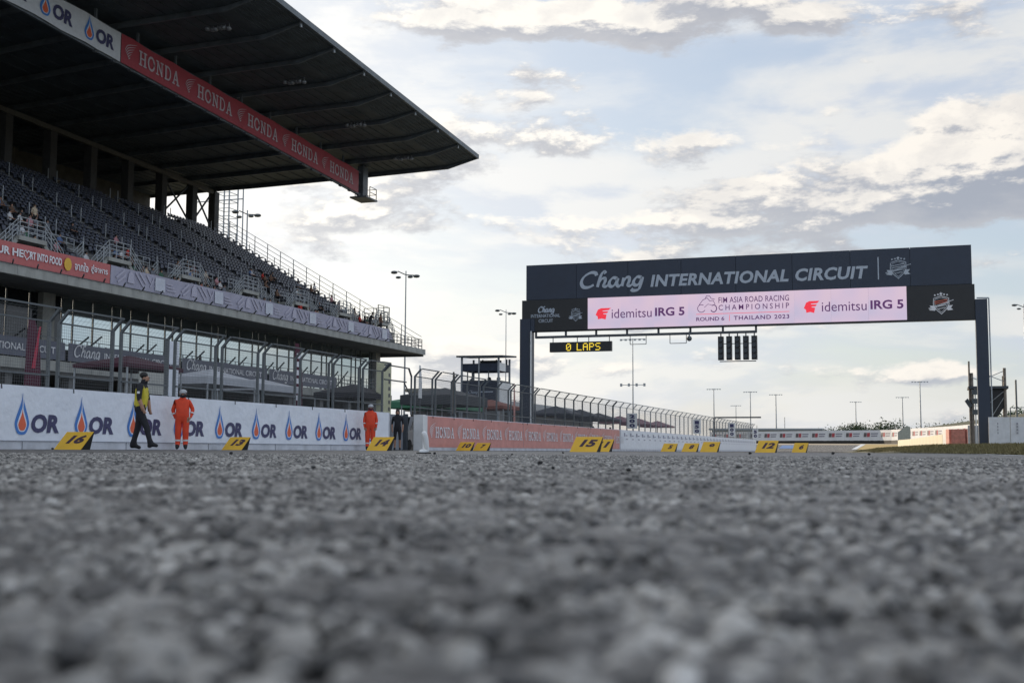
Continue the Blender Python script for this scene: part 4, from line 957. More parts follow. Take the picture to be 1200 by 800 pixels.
b = MB(); b.ball((-12.42, GY-.15, 6.45), .16, n=8); b.bar((-12.42, GY-.15, 6.4), (-12.42, GY-.15, 6.85), .07); b.build('camera_dome', steel, gt)
lb = empty('lap_board', (-18.9, GY-.1, 5.8), 'black hanging board reading 0 LAPS in yellow dots under the gantry', 'lap board')
MB().box((-20.78, GY-.2, 5.84), (-17.0, GY+.05, 6.42)).build('case', black, lb)
for x in (-20.6, -19.1, -18.4, -17.15): MB().bar((x, GY-.08, 6.42), (x, GY-.08, 6.72), .04).build('hanger', steel_d, lb)
DOT = {'0': '01110 10001 10011 10101 11001 10001 01110', 'L': '10000 10000 10000 10000 10000 10000 11111', 'A': '01110 10001 10001 11111 10001 10001 10001', 'P': '11110 10001 10001 11110 10000 10000 10000', 'S': '01111 10000 10000 01110 00001 00001 11110'}
b = MB(); 
for ch, cx in zip('0LAPS', (-19.75, -19.1, -18.72, -18.34, -17.96)):
    for r_, row in enumerate(DOT[ch].split()):
        for c_, v in enumerate(row):
            if v == '1': b.box((cx+.06*c_, GY-.206, 6.33-.062*r_-.052), (cx+.06*c_+.05, GY-.2025, 6.33-.062*r_))
tag(b.build('lettering', mat('led_yellow', (1.0, .72, .05), .5, var=0, emit=.8), lb), kind='stuff')
sl = empty('start_lights', (-9.7, GY-.1, 5.0), 'cluster of five tall unlit start light columns hanging under the gantry', 'start lights')
for k in range(5):
    x = -10.62+.47*k; MB().box((x-.15, GY-.25, 5.18), (x+.15, GY+.05, 6.52)).build('light_column', black, sl); MB().bar((x, GY-.1, 6.5), (x, GY-.1, 6.72), .06).build('hanger', steel_d, sl)
    for j in range(4):
        b = MB(); b.bar((x, GY-.25, 5.36+.32*j), (x, GY-.34, 5.36+.32*j), .24, n=10); b.build('lamp', darkglass, sl)
b = MB(); b.bar((-10.7, GY-.1, 5.10), (-8.65, GY-.1, 5.10), .05); b.bar((-10.7, GY-.1, 6.1), (-8.65, GY-.1, 6.1), .04); b.build('frame', steel_d, sl)

# ------------------------------------------------------------------ people
def body(name, J, E_, mats, parent, sub=2):
    """J: joint -> (x,y,z,r); E_: (a, b, material index); one continuous skin"""
    keys = list(J); me = bpy.data.meshes.new('skel'); me.from_pydata([J[k][:3] for k in keys], [(keys.index(a), keys.index(b)) for a, b, _ in E_], [])
    ob = bpy.data.objects.new('skel', me); COL.objects.link(ob); sk = ob.modifiers.new('s', 'SKIN'); sk.use_smooth_shade = True
    for i, k in enumerate(keys):
        v = me.skin_vertices[0].data[i]; r = J[k][3]; v.radius = (r, r) if not isinstance(r, tuple) else r; v.use_root = (k == 'pelvis')
    sb = ob.modifiers.new('b', 'SUBSURF'); sb.levels = sub; sb.render_levels = sub
    dg = bpy.context.evaluated_depsgraph_get(); dg.update(); out = bpy.data.meshes.new_from_object(ob.evaluated_get(dg)); bpy.data.objects.remove(ob); bpy.data.meshes.remove(me)
    out.name = name; out.materials.clear()
    for mm in mats: out.materials.append(mm)
    seg = [(Vector(J[a][:3]), Vector(J[b][:3]), m_, (J[a][3] if not isinstance(J[a][3], tuple) else max(J[a][3]))) for a, b, m_ in E_]
    for p in out.polygons:
        c = p.center; best = 9; mi = 0
        for a, b_, m_, r in seg:
            d = b_-a; t = max(0, min(1, (c-a).dot(d)/max(d.dot(d), 1e-9))); q = (c-(a+d*t)).length-r*0.5
            if q < best: best = q; mi = m_
        p.material_index = mi; p.use_smooth = True
    o = bpy.data.objects.new(name, out); COL.objects.link(o); o.parent = parent; return o
def person(label, J, mats, cloth, sub=2, fingers=False, group=None):
    """cloth: indices (torso, upper arm, forearm, thigh, shin, shoe); skin is material 0"""
    T, UA, FA, TH, SH, FT = cloth
    t = empty('person', (0, 0, 0), label, 'person', group)
    E_ = [('pelvis', 'waist', T), ('waist', 'chest', T), ('chest', 'neck', UA), ('neck', 'head', 0), ('head', 'crown', 0), ('head', 'nose', 0)]
    for s in 'lr':
        E_ += [('chest', 'sh'+s, UA), ('sh'+s, 'el'+s, UA), ('el'+s, 'wr'+s, FA), ('wr'+s, 'ha'+s, 0), ('pelvis', 'hi'+s, TH), ('hi'+s, 'kn'+s, TH), ('kn'+s, 'an'+s, SH), ('an'+s, 'to'+s, FT), ('an'+s, 'he'+s, FT)]
        if fingers:
            w = Vector(J['wr'+s][:3]); h = Vector(J['ha'+s][:3]); d = (h-w).normalized(); side = Vector((0, 1, 0)).cross(d) if abs(d.y) < .9 else Vector((1, 0, 0)); fwd = d.cross(Vector((1, 0, 0))).normalized()
            for k in range(4):
                a = h+fwd*(-.03+.02*k); b_ = a+d*(.045+.008*(k in (1, 2)))+Vector((0, .012, 0)); J['f%d%s' % (k, s)] = (*b_, .009); E_.append(('ha'+s, 'f%d%s' % (k, s), 0))
            b_ = (w+h)/2+fwd*.05+d*.01; J['th'+s] = (*b_, .010); E_.append(('wr'+s, 'th'+s, 0))
    body('body', J, E_, mats, t, sub); return t
def stand_pose(h=1.72, lean=0.0):
    s = h/1.75; g = lambda x, y, z, r: (x*s, y*s, z*s, r*s)
    J = dict(pelvis=g(0, 0, .95, .135), waist=g(0, 0, 1.12, .125), chest=g(0, -.01, 1.34, .15), neck=g(0, 0, 1.50, .062), head=g(0, .02, 1.61, .085), crown=g(0, .0, 1.69, .075), nose=g(0, .115, 1.60, .014))
    for sg, k in ((-1, 'l'), (1, 'r')):
        J.update({'sh'+k: g(.185*sg, -.01, 1.41, .068), 'el'+k: g(.235*sg, -.02, 1.14, .048), 'wr'+k: g(.225*sg, .07, .90, .033), 'ha'+k: g(.215*sg, .09, .82, .030),
                  'hi'+k: g(.095*sg, 0, .88, .095), 'kn'+k: g(.105*sg, .015, .50, .066), 'an'+k: g(.11*sg, -.01, .10, .048), 'to'+k: g(.125*sg, .16, .035, .035), 'he'+k: g(.11*sg, -.05, .035, .035)})
    return J
def add_head(t, hat, J, hair=True, face=True):
    hx, hy, hz = J['crown'][:3]; r = .098
    if False: pass
    elif hat == 'helmet':
        b = MB(); b.ball((hx, hy-.005, hz+.0), .104, n=14, squash=(1, 1.08, .72)); b.bar((hx, hy+.09, hz-.005), (hx, hy+.15, hz-.03), .13, .012); b.build('helmet', mat('grey_white_helmet', (.42, .43, .44), .4), t, smooth=True)
    elif hair:
        b = MB(); b.ball((hx, hy-.022, hz+.004), .093, n=12, squash=(.93, 1.02, .84)); b.build('hair', hairm, t, smooth=True)
    if face:
        b = MB(); [b.ball((hx+s*.033, J['head'][1]+.082, J['head'][2]+.022), .010, n=6) for s in (-1, 1)]; b.bar((hx-.022, J['head'][1]+.084, J['head'][2]-.045), (hx+.022, J['head'][1]+.084, J['head'][2]-.045), .008); tag(b.build('face', cloth_black, t), kind='stuff')
        b = MB(); b.ball((hx-.088, J['head'][1]-.01, J['head'][2]+.005), .02, n=6, squash=(.5, 1, 1.5)); b.build('ear', skin, t); b = MB(); b.ball((hx+.088, J['head'][1]-.01, J['head'][2]+.005), .02, n=6, squash=(.5, 1, 1.5)); b.build('ear', skin, t)
# the walking man, striding to the right
J = stand_pose(1.77)
J.update(pelvis=(0, 0, .96, .150), waist=(0, .02, 1.13, .150), chest=(0, .04, 1.33, .172), neck=(0, .07, 1.50, .062), head=(0, .115, 1.615, .078), crown=(0, .09, 1.685, .072), nose=(0, .205, 1.605, .016),
         shl=(-.19, .04, 1.42, .080), shr=(.19, .05, 1.42, .080), ell=(-.25, .10, 1.15, .056), wrl=(-.21, .16, .93, .036), hal=(-.20, .18, .855, .032), elr=(.26, .06, 1.15, .056), wrr=(.25, .15, .93, .036), har=(.24, .18, .86, .032),
         hil=(-.09, .0, .89, .112), hir=(.09, .02, .89, .112), knl=(-.10, -.06, .50, .076), anl=(-.10, -.17, .12, .056), tol=(-.11, .02, .04, .040), hel=(-.10, -.22, .05, .040),
         knr=(.10, .20, .52, .076), anr=(.10, .30, .14, .054), tor=(.11, .48, .09, .038), her=(.10, .26, .05, .040))
walker = person('man in a yellow vest with black shoulders and black trousers striding past the white banner', J, [skin, lime, cloth_black, rubber], (1, 2, 0, 2, 2, 3), fingers=True)
add_head(walker, None, J)
for p in walker.children[0].data.polygons:
    if p.material_index == 2 and 1.0 < p.center.z < 1.385 and abs(p.center.x) < .20: p.material_index = 1
MB().box((.305, .03, 1.26), (.312, .09, 1.31)).build('sleeve_patch', white_paint, walker)
walker.location = (-16.75, 22.95, 0); walker.rotation_euler = (0, 0, R(-72))
# marshals in orange
def marshal(loc, rz, label, h, hands_front):
    J = stand_pose(h); s = h/1.75
    if hands_front:
        J.update(ell=(-.29*s, -.06*s, 1.17*s, .052), wrl=(-.25*s, .04*s, .97*s, .034), hal=(-.22*s, .07*s, .91*s, .026), elr=(.28*s, -.08*s, 1.16*s, .052), wrr=(.22*s, -.06*s, .95*s, .036), har=(.18*s, -.1*s, .90*s, .030))
    for k in ('hil', 'hir'): J[k] = J[k][:3]+(.118,)
    J['chest'] = J['chest'][:3]+(.175,); J['waist'] = J['waist'][:3]+(.160,); J['pelvis'] = J['pelvis'][:3]+(.155,)
    for k in ('knl', 'knr'): J[k] = J[k][:3]+(.092,)
    for k in ('anl', 'anr'): J[k] = J[k][:3]+(.070,)
    for k in ('ell', 'elr'): J[k] = J[k][:3]+(.058,)
    m_ = person(label, J, [skin, orange, rubber], (1, 1, 1, 1, 1, 2), fingers=True); add_head(m_, 'helmet', J)
    for k in ('l', 'r'):
        a = Vector(J['kn'+k][:3]); c = Vector(J['an'+k][:3]); p = a.lerp(c, .55); d = (c-a).normalized()*.022; MB().bar(p-d, p+d, .165, n=14).build('reflective_band', reflect, m_)
        a = Vector(J['el'+k][:3]); c = Vector(J['wr'+k][:3]); p = a.lerp(c, .5); d = (c-a).normalized()*.018; MB().bar(p-d, p+d, .115, n=12).build('reflective_band', reflect, m_)
    b = MB(); b.ball((0, .035*s, 1.57*s), .085, n=10, squash=(1, .95, .8)); b.build('face_scarf', maroon if not hands_front else cloth_black, m_, smooth=True)
    m_.location = loc; m_.rotation_euler = (0, 0, rz); return m_
marshal((-18.95, 27.85, 0), R(-150), 'marshal in orange overalls and white helmet standing just right of the walking man', 1.62, True)
marshal((-18.95, 39.6, 0), R(-155), 'marshal in orange overalls and white helmet behind the board marked 14', 1.66, False)
J = stand_pose(1.64); 
for k in ('l', 'r'): J['kn'+k] = J['kn'+k][:3]+(.055,); J['an'+k] = J['an'+k][:3]+(.038,); J['el'+k] = J['el'+k][:3]+(.038,)
wm = person('woman in a black top and black shorts standing in front of the grey gate', J, [skin, cloth_black, rubber], (1, 1, 0, 1, 0, 2), fingers=True); add_head(wm, None, J)
b = MB(); b.ball((0, -.03, 1.50), .09, n=10, squash=(1, .7, 1.7)); b.build('hair', hairm, wm, smooth=True)
wm.location = (-19.9, 44.1, 0); wm.rotation_euler = (0, 0, R(-160))
# spectators
def sit_pose():
    J = stand_pose(1.7)
    for k in J: x, y, z, r = J[k]; J[k] = (x, y, z-.45, r)
    for sg, k in ((-1, 'l'), (1, 'r')):
        J['hi'+k] = (.09*sg, .05, .45, .09); J['kn'+k] = (.12*sg, .45, .50, .065); J['an'+k] = (.12*sg, .46, .10, .045); J['to'+k] = (.12*sg, .60, .04, .035); J['he'+k] = (.12*sg, .41, .04, .035)
        J['el'+k] = (.23*sg, .08, .72, .045); J['wr'+k] = (.15*sg, .30, .62, .033); J['ha'+k] = (.13*sg, .37, .60, .03)
    J['pelvis'] = (0, 0, .50, .13); return J
def lean_pose():
    J = stand_pose(1.72)
    for k in ('chest', 'neck', 'head', 'crown', 'nose', 'shl', 'shr'): x, y, z, r = J[k]; J[k] = (x, y+.22*(z-.95)/.6, z-.03, r)
    for sg, k in ((-1, 'l'), (1, 'r')): J['el'+k] = (.25*sg, .34, 1.12, .046); J['wr'+k] = (.16*sg, .50, 1.10, .033); J['ha'+k] = (.12*sg, .55, 1.10, .03)
    return J
COLS = {'white': (.6, .6, .6), 'grey': (.16, .17, .19), 'red': (.5, .04, .03), 'dark': (.02, .02, .026), 'brown': (.14, .08, .05), 'pink': (.5, .25, .27), 'green': (.05, .13, .08), 'cream': (.55, .45, .33), 'blue': (.10, .16, .30)}
_sp = {}
def spectator(pose, top, loc, rz, label, group='spectators in the grandstand'):
    if pose not in _sp:
        J = {'sit': sit_pose, 'stand': stand_pose, 'lean': lean_pose}[pose]()
        t = person('x', J, [skin, cloth_black, cloth_black, rubber], (1, 1, 0, 2, 2, 3), sub=1, group=group)
        b = MB(); b.ball(Vector(J['crown'][:3])+Vector((0, -.015, .0)), .105, n=8); b.build('hair', hairm, t, smooth=True)
        _sp[pose] = t
        for ch in list(t.children): pass
    p = _sp[pose]; o = copy_tree(p); o['group'] = group
    for ch in o.children:
        if ch.name.startswith('body'):
            ch.data = ch.data.copy(); ch.data.materials[1] = mat('shirt_'+top, COLS[top], .85, var=.2, scale=9)
    o.location = loc; o.rotation_euler = (0, 0, rz); o['label'] = label; o['group'] = group
def seat_at(i, y): return (row_x(i)-.02, y, row_z(i))
F = R(-90)    # facing the track
for (pose, top, loc, label) in [
    ('stand', 'brown', (-49.0, 104.3, 11.3), 'standing spectator at the far right end of the upper deck'), ('sit', 'dark', (-49.0, 100.9, 11.15), 'seated spectator in dark clothes beside the standing one at the deck end'), ('lean', 'dark', (-49.3, 102.6, 11.3), 'spectator leaning forward between the seated and the standing ones at the deck end'),
    ('stand', 'dark', (-53.6, 57.6, 12.6), 'dark standing spectator at the far left above the coral banner'), ('sit', 'white', seat_at(8, 61.9), 'spectator in a white shirt in the left rows behind the first stair'), ('sit', 'white', seat_at(8, 62.8), 'second spectator in white beside the first in the left rows'),
    ('stand', 'pink', (-55.6, 63.7, row_z(7)), 'spectator in a pink shirt standing behind the first stair railing'), ('stand', 'cream', (-57.6, 66.4, row_z(10)), 'spectator in a cream shirt high in the left block'), ('sit', 'brown', seat_at(11, 63.6), 'spectator in brown sitting highest in the left block'),
    ('sit', 'red', seat_at(10, 62.2), 'spectator in dull red sitting above the two in white'), ('sit', 'brown', seat_at(12, 62.8), 'spectator in brown at the back of the left group'), ('stand', 'grey', (-55.8, 65.6, row_z(7)), 'spectator in grey standing right of the one in pink'),
    ('sit', 'dark', seat_at(3, 67.6), 'spectator in dark clothes between the first two stairs'), ('sit', 'green', seat_at(2, 68.7), 'spectator in green just left of the second stair'), ('sit', 'grey', seat_at(6, 80.3), 'spectator in grey in the middle rows above the third stair'),
    ('sit', 'white', seat_at(5, 78.6), 'spectator in white in the middle rows near the third stair'), ('sit', 'cream', seat_at(5, 80.9), 'spectator in cream beside the one in white in the middle rows'), ('sit', 'pink', seat_at(4, 81.3), 'spectator in pink above the lilac banner in the middle rows'),
    ('sit', 'cream', seat_at(0, 76.9), 'spectator in cream in the front row under the third stair'), ('sit', 'brown', seat_at(1, 77.4), 'spectator in brown in the second row under the third stair'),
    ('sit', 'dark', seat_at(1, 84.7), 'spectator in dark clothes just right of the fourth stair'), ('sit', 'white', seat_at(1, 85.6), 'spectator in white just right of the fourth stair'), ('sit', 'green', seat_at(1, 86.9), 'spectator in green in the front rows right of the fourth stair'), ('sit', 'blue', seat_at(0, 88.2), 'spectator in pale blue in the front row left of the red one'),
    ('stand', 'red', (-50.4, 91.0, row_z(1)), 'spectator in a bright red shirt in the front rows'), ('sit', 'red', seat_at(0, 92.0), 'seated spectator in red next to the standing one in bright red'), ('sit', 'grey', seat_at(2, 96.3), 'spectator in grey in the rows right of the red ones'), ('sit', 'brown', seat_at(9, 95.2), 'spectator in brown high in the far block'), ('sit', 'brown', seat_at(10, 97.6), 'spectator in brown in the upper rows of the far block near its edge'), ('sit', 'dark', seat_at(11, 99.2), 'spectator in dark clothes in the upper rows of the far block')]:
    spectator(pose, top, loc, F+random.uniform(-.3, .3), label)
_r = random.Random(11); _areas = [('left block', 59.5, 64.5, 2, 14, 9), ('block after first stairs', 66.9, 73.8, 1, 9, 7), ('block after second stairs', 75.6, 82, 0, 8, 6), ('block after fourth stairs', 92, 98.5, 1, 12, 7), ('far end block', 101, 108, 1, 12, 8)]
_seen = set()
for nm_, a_, c_, i0, i1, n_ in _areas:
    for q in range(n_+6):
        top = ['dark', 'grey', 'brown', 'white', 'cream', 'blue', 'pink', 'green', 'red'][q % 9]
        for _ in range(60):
            i = _r.randint(i0, i1); y = _r.uniform(a_, c_)
            hw = ['lowest', 'lower', 'middle', 'upper', 'topmost'][min(4, int(5*(i-i0)/(i1-i0+1)))]; sw = ['left side', 'middle', 'right side'][min(2, int(3*(y-a_)/(c_-a_)))]
            lab = 'spectator in %s, %s rows, %s of %s' % ({'dark': 'black', 'blue': 'pale blue'}.get(top, top), hw, sw, nm_)
            if lab not in _seen: break
        _seen.add(lab); spectator('sit', top, seat_at(i, y), F, lab)
for (pose, top, y, label) in [('sit', 'dark', 64.2, 'spectator with dark hair on the terrace above the white script'), ('sit', 'grey', 65.9, 'low seated figure on the terrace right of the one above the script'), ('sit', 'dark', 71.0, 'spectator on the terrace above the maroon canopy'), ('lean', 'dark', 76.5, 'larger dark figure leaning on the terrace railing'), ('sit', 'dark', 75.7, 'seated figure left of the large leaning one on the terrace'), ('stand', 'grey', 79.3, 'figure in grey standing on the terrace right of the leaning one')]:
    spectator(pose, top, (-50.9, y, 5.35 if pose == 'sit' else 4.9+.3), F, label, 'people on the terrace')
for p in _sp.values():
    for ch in list(p.children): bpy.data.objects.remove(ch)
    bpy.data.objects.remove(p)

# ------------------------------------------------------------------ yellow number boards on the grid
def board(n, x, y, label, h=.40, w=.70, rz=0):
    t = empty('number_board', (x, y, 0), label, 'number board', 'yellow number boards on the grid'); sl_ = .10; dp = .30
    A = [(-w/2, 0, 0), (w/2, 0, 0), (w/2+sl_, dp, h), (-w/2+sl_, dp, h)]
    o = MB().prism(A, (0, .012, .004)).build('face_panel', yellow, None); o.parent = t
    for sx in (-w/2+.012, w/2-.004):
        o = MB().prism([(sx, .014, 0), (sx+.02, dp*.95, 0), (sx+sl_, dp, h-.012)], (.012, 0, 0)).build('side_panel', black, None); o.parent = t
    o = MB().prism([(-w/2, dp*.95, 0), (w/2, dp*.95, 0), (w/2+sl_, dp+.012, h-.01), (-w/2+sl_, dp+.012, h-.01)], (0, .01, 0)).build('back_panel', black, None); o.parent = t
    u_ = Vector((sl_, dp, h)); xd = Vector((1, 0, 0)); L_ = u_.length; ud = u_/L_; nn = xd.cross(ud).normalized(); fr = (Vector((-w/2, 0, 0)), xd, ud, nn)
    wd = w*(.60 if len(n) > 1 else .32); b = MB(); text_into(b, n, fr, (w-wd)/2+.05, L_*.34, wd, L_*.48, bold=.05, shear=.2, lift=.003)
    o = b.build('lettering', mat('board_ink', (.035, .012, .035), .5), None); o.parent = t; t.rotation_euler = (0, 0, rz); return t
for n, x, y, h, l in [('16', -18.25, 22.4, .40, 'yellow board marked 16, nearest and leftmost by the white banner'), ('13', -18.8, 30.1, .37, 'yellow board marked 13 in front of the white banner'), ('14', -15.10, 31.98, .40, 'yellow board marked 14 in front of the far end of the white banner'),
    ('15', -8.47, 30.67, .40, 'large yellow board marked 15 in front of the red banner'), ('11', -9.85, 37.6, .40, 'yellow board marked 11 half hidden behind the one marked 15'), ('10', -18.9, 48.8, .37, 'yellow board marked 10 low in front of the red banner'),
    ('7', -18.9, 50.9, .35, 'yellow board marked 7 just right of the one marked 10'), ('12', -4.95, 40.75, .40, 'yellow board marked 12 at the end of the far white wall'), ('6', -4.93, 52.3, .40, 'narrow yellow board marked 6, rightmost of the boards'),
    ('9', -7.86, 46.8, .40, 'yellow board marked 9 in front of the far white banner'), ('5', -11.25, 55.6, .38, 'small yellow board marked 5, first one on the far white banner'), ('8', -9.81, 53.2, .38, 'small yellow board marked 8 left of the one marked 9')]:
    board(n, x, y, l, h=h, w=.74 if n in ('16', '15') else .58 if n == '6' else .66)
# white racing boot left standing on the track
J = dict(pelvis=(0, -.03, .27, .036), shin=(0, .0, .20, .044), ankle=(0, .025, .09, .034), heel=(0, .045, .030, .028), ball=(0, -.05, .026, .028), toe=(0, -.095, .022, .022))
bt_ = empty('riding_boot', (-5.1, 12.03, 0), 'white riding boot with a black sole standing on the track left of the red banner', 'boot')
body('shaft', J, [('pelvis', 'shin', 0), ('shin', 'ankle', 0), ('ankle', 'heel', 0), ('heel', 'ball', 0), ('ball', 'toe', 0)], [white_paint], bt_)
MB().prism([(.032, .075, 0), (.032, -.08, 0), (.02, -.125, 0), (-.02, -.125, 0), (-.032, -.08, 0), (-.032, .075, 0)], (0, 0, .014)).build('sole', rubber, None).parent = bt_
bt_.rotation_euler = (0, 0, R(-28)); bt_.scale = (.85, .85, .92)

# ------------------------------------------------------------------ the concourse behind the fence
def feather(x, y, z0, z1, w, m_, label, m2=None, lean=0.0):
    t = empty('feather_flag', (x, y, 0), label, 'flag'); MB().bar((x, y, 0), (x, y, z0), .05).build('pole', steel_d, t)
    n = 9; P = []
    for k in range(n+1): f = k/n; P.append((x, y+w*(.5-.5*f**3)+lean*f, z0+(z1-z0)*f))
    Q = [(x, y-w*.5+w*.12*f, z0+(z1-z0)*f) for f in [k/n for k in range(n+1)]][::-1]
    MB().prism(P+Q, (.015, 0, 0)).build('cloth', m_, t)
    if m2:
        b = MB()
        for k in range(int((z1-z0)/.42)-1): zz = z0+.35+.42*k; b.box((x+.018, y-w*.22, zz), (x+.022, y+w*.22, zz+.26))
        tag(b.build('lettering', m2, t), kind='stuff')
    return t
t = feather(-33.6, 39.0, 2.0, 5.2, .95, maroon, 'dark maroon feather flag with a red streak behind the near fence')
MB().prism([(-33.57, 38.9, 3.2), (-33.57, 39.25, 4.9), (-33.57, 39.35, 4.9), (-33.57, 39.1, 3.2)], (.01, 0, 0)).build('stripe', mat('crimson', (.42, .025, .06), .6), t)
feather(-29.5, 53.2, 2.1, 5.3, .95, maroon, 'maroon feather flag with pale lettering behind the middle of the fence', letter_white)
feather(-23.7, 55.2, 2.6, 4.25, .42, white_paint, 'thin white feather flag just right of the gate frame')
feather(-22.86, 57.7, 1.9, 4.05, .55, mat('brown_cloth', (.09, .075, .06), .8), 'dark brown feather flag right of the white one')
feather(-24.1, 71.1, 1.4, 4.2, .35, red_vinyl, 'red feather flag beside the left gantry post')
t = empty('banner_stand', (-21.3, 30.7, 0), 'narrow white upright banner between two fence posts behind the marshal', 'banner'); MB().box((-21.32, 30.42, 2.55), (-21.28, 31.0, 3.25)).build('upper_sheet', white_vinyl, t); MB().box((-21.32, 30.42, .1), (-21.28, 31.0, 2.40)).build('lower_sheet', white_vinyl, t); MB().bar((-21.34, 30.4, 0), (-21.34, 30.4, 3.3), .04).build('pole', steel, t)
t = empty('advert_pillar', (-25.2, 54.7, 0), 'pale yellow pillar with a column of dark lettering at the end of the white banner', 'pillar')
MB().box((-25.6, 54.1, 0), (-25.2, 55.0, 4.4)).build('shaft', mat('pale_yellow', (.56, .55, .36), .6), t); b = MB(); [b.box((-25.195, 54.66, .6+.34*k), (-25.19, 54.86, .78+.34*k)) for k in range(10)]; tag(b.build('lettering', concrete_d, t), kind='stuff')
def canopy(x, y, rx, ry, z, m_, label, legs=True, drop=.35, peak=.5, name='canopy_tent'):
    t = empty(name, (x, y, 0), label, 'canopy' if name == 'canopy_tent' else 'parasol')
    b = MB(); c = [(x-rx, y-ry, z), (x+rx, y-ry, z), (x+rx, y+ry, z), (x-rx, y+ry, z)]; ap = (x, y, z+peak)
    vs = c+[ap]+[(p[0], p[1], p[2]-drop) for p in c]+[(p[0], p[1], p[2]-.04) for p in c]+[(x, y, z+peak-.04)]
    b.add(vs, [(0, 1, 4), (1, 2, 4), (2, 3, 4), (3, 0, 4)]+[(i, 5+i, 5+(i+1)%4, (i+1)%4) for i in range(4)]); b.build('canopy', m_, t)
    if legs:
        for px, py in ((-1, -1), (1, -1), (1, 1), (-1, 1)): MB().bar((x+px*rx*.96, y+py*ry*.96, 0), (x+px*rx*.96, y+py*ry*.96, z), .05).build('leg', steel_l, t)
    else: MB().bar((x, y, 0), (x, y, z+peak), .07).build('pole', steel_d, t)
    return t
canopy(-28.4, 38.2, 1.2, 1.75, 3.12, mat('dark_maroon_cloth', (.05, .010, .022), .8, var=.2), 'dark maroon canopy tent behind the walking man', drop=.14, peak=.42)
t = empty('sign_board', (-27.4, 38.0, 0), 'pale blank board hanging under the maroon canopy behind the walking man', 'board'); MB().box((-27.1, 37.0, 2.05), (-27.05, 38.9, 2.85)).build('board', mat('pale_board', (.42, .42, .38), .6), t); MB().bar((-27.1, 38.6, 0), (-27.1, 38.6, 2.1), .06).bar((-27.1, 37.2, 0), (-27.1, 37.2, 2.1), .06).build('leg', steel, t)
canopy(-28.6, 44.0, 1.1, 1.9, 2.98, canopy_w, 'white canopy tent roof behind the fence left of the maroon flag', drop=.30, peak=.42)
canopy(-29.2, 49.0, 1.1, 1.9, 2.95, canopy_w, 'second white canopy tent roof touching the maroon flag', drop=.28, peak=.35)
canopy(-26.5, 49.8+3.6, 1.2, 1.9, 2.75, cloth_black, 'black canopy tent behind the last cranked posts above the white banner', drop=.25, peak=.5)
canopy(-24.5, 60.5, 1.6, 2.4, 2.9, mat('dark_tarp', (.06, .065, .07), .8), 'dark tarpaulin stall roof between the two feather flags', drop=.5)
canopy(-27.5, 66.2, 1.9, 3.4, 2.75, mat('green_tarp', (.06, .20, .11), .7), 'green tarpaulin canopy in front of the control tower', drop=.35, peak=.6)
canopy(-27.2, 75.4, 1.6, 2.0, 2.9, mat('brick_red_roof', (.22, .07, .05), .8), 'low stall with a dull red roof right of the control tower', drop=.2, peak=.5)
for k, (x, y, r_) in enumerate([(-25.4, 84.5, 1.6), (-25.6, 91.8, 1.6), (-26.5, 101, 1.7), (-26.8, 110, 1.6), (-27, 119, 1.6), (-27.2, 129, 1.6)]):
    t = canopy(x, y, r_, r_, 2.7, mat('slate_parasol' if k < 3 else 'rose_parasol', (.05, .055, .07) if k < 3 else (.24, .14, .16), .8), ['nearest dark parasol right of the gantry post', 'second dark parasol behind the fence', 'third dark parasol behind the fence', 'rose grey parasol behind the board reading 200', 'rose grey parasol between the boards reading 200 and 150', 'farthest rose grey parasol behind the fence'][k], legs=False, drop=.15, peak=.6, name='parasol')
    for q in range(2): b = MB(); b.bar((x+.8*q, y-.9+.4*q, 0), (x+.8*q, y-.9+.4*q, .75), .5).box((x+.8*q-.4, y-1.3+.4*q, .72), (x+.8*q+.4, y-.5+.4*q, .78)); b.build('table', steel_d, t)
# people strolling behind the fence
for k, (x, y, top, l) in enumerate([(-24, 86.5, 'dark', 'dark figure standing behind the fence under the first parasol'), (-23.6, 88.4, 'grey', 'figure in grey behind the fence near the first parasol'), (-23.8, 94.5, 'red', 'figure in red behind the fence near the second parasol'), (-23.3, 47.6, 'dark', 'dark figure behind the fence just right of the yellow pillar'), (-26.5, 36.4, 'grey', 'person behind the wall at the foot of the maroon canopy')]):
    J = stand_pose(1.7+.04*k); t = person(l, J, [skin, mat('shirt_'+top, COLS[top], .85, var=.2, scale=9), cloth_black, rubber], (1, 1, 0, 2, 2, 3), sub=1); add_head(t, None, J, face=False); t.location = (x, y, .12 if k < 3 else 0); t.rotation_euler = (0, 0, R(-90+40*k))
# vans and a truck parked beyond the end of the stand
def van(x, y, m_, label, L_=4.6, h=2.1, w=1.9):
    t = empty('parked_van', (x, y, 0), label, 'van'); P = [(0, .35), (0, 1.1), (.9, 1.25), (1.5, h), (L_-.1, h), (L_, 1.2), (L_, .35)]
    MB().prism([(x-w/2, y+a, z) for a, z in P], (w, 0, 0)).build('body', m_, t)
    MB().prism([(x+w/2+.004, y+a, z) for a, z in [(1.0, 1.27), (1.52, h-.15), (L_-.3, h-.15), (L_-.3, 1.27)]], (.01, 0, 0)).build('side_window', darkglass, t)
    MB().prism([(x-w/2+.15, y+.93, 1.30), (x+w/2-.15, y+.93, 1.30), (x+w/2-.2, y+1.42, h-.08), (x-w/2+.2, y+1.42, h-.08)], (0, -.02, .01)).build('windscreen', darkglass, t)
    for a in (.9, L_-.9):
        for s in (-1, 1): MB().bar((x+s*(w/2-.1), y+a, .33), (x+s*(w/2+.03), y+a, .33), .66, n=14).build('wheel', rubber, t)
    for s in (-.6, .6): MB().box((x+s-.14, y-.02, .7), (x+s+.14, y+.02, .9)).build('headlight', white_paint, t)
van(-31.0, 67.5, mat('silver_paint', (.35, .36, .38), .3, .4), 'silver van parked behind the fence right of the yellow pillar')
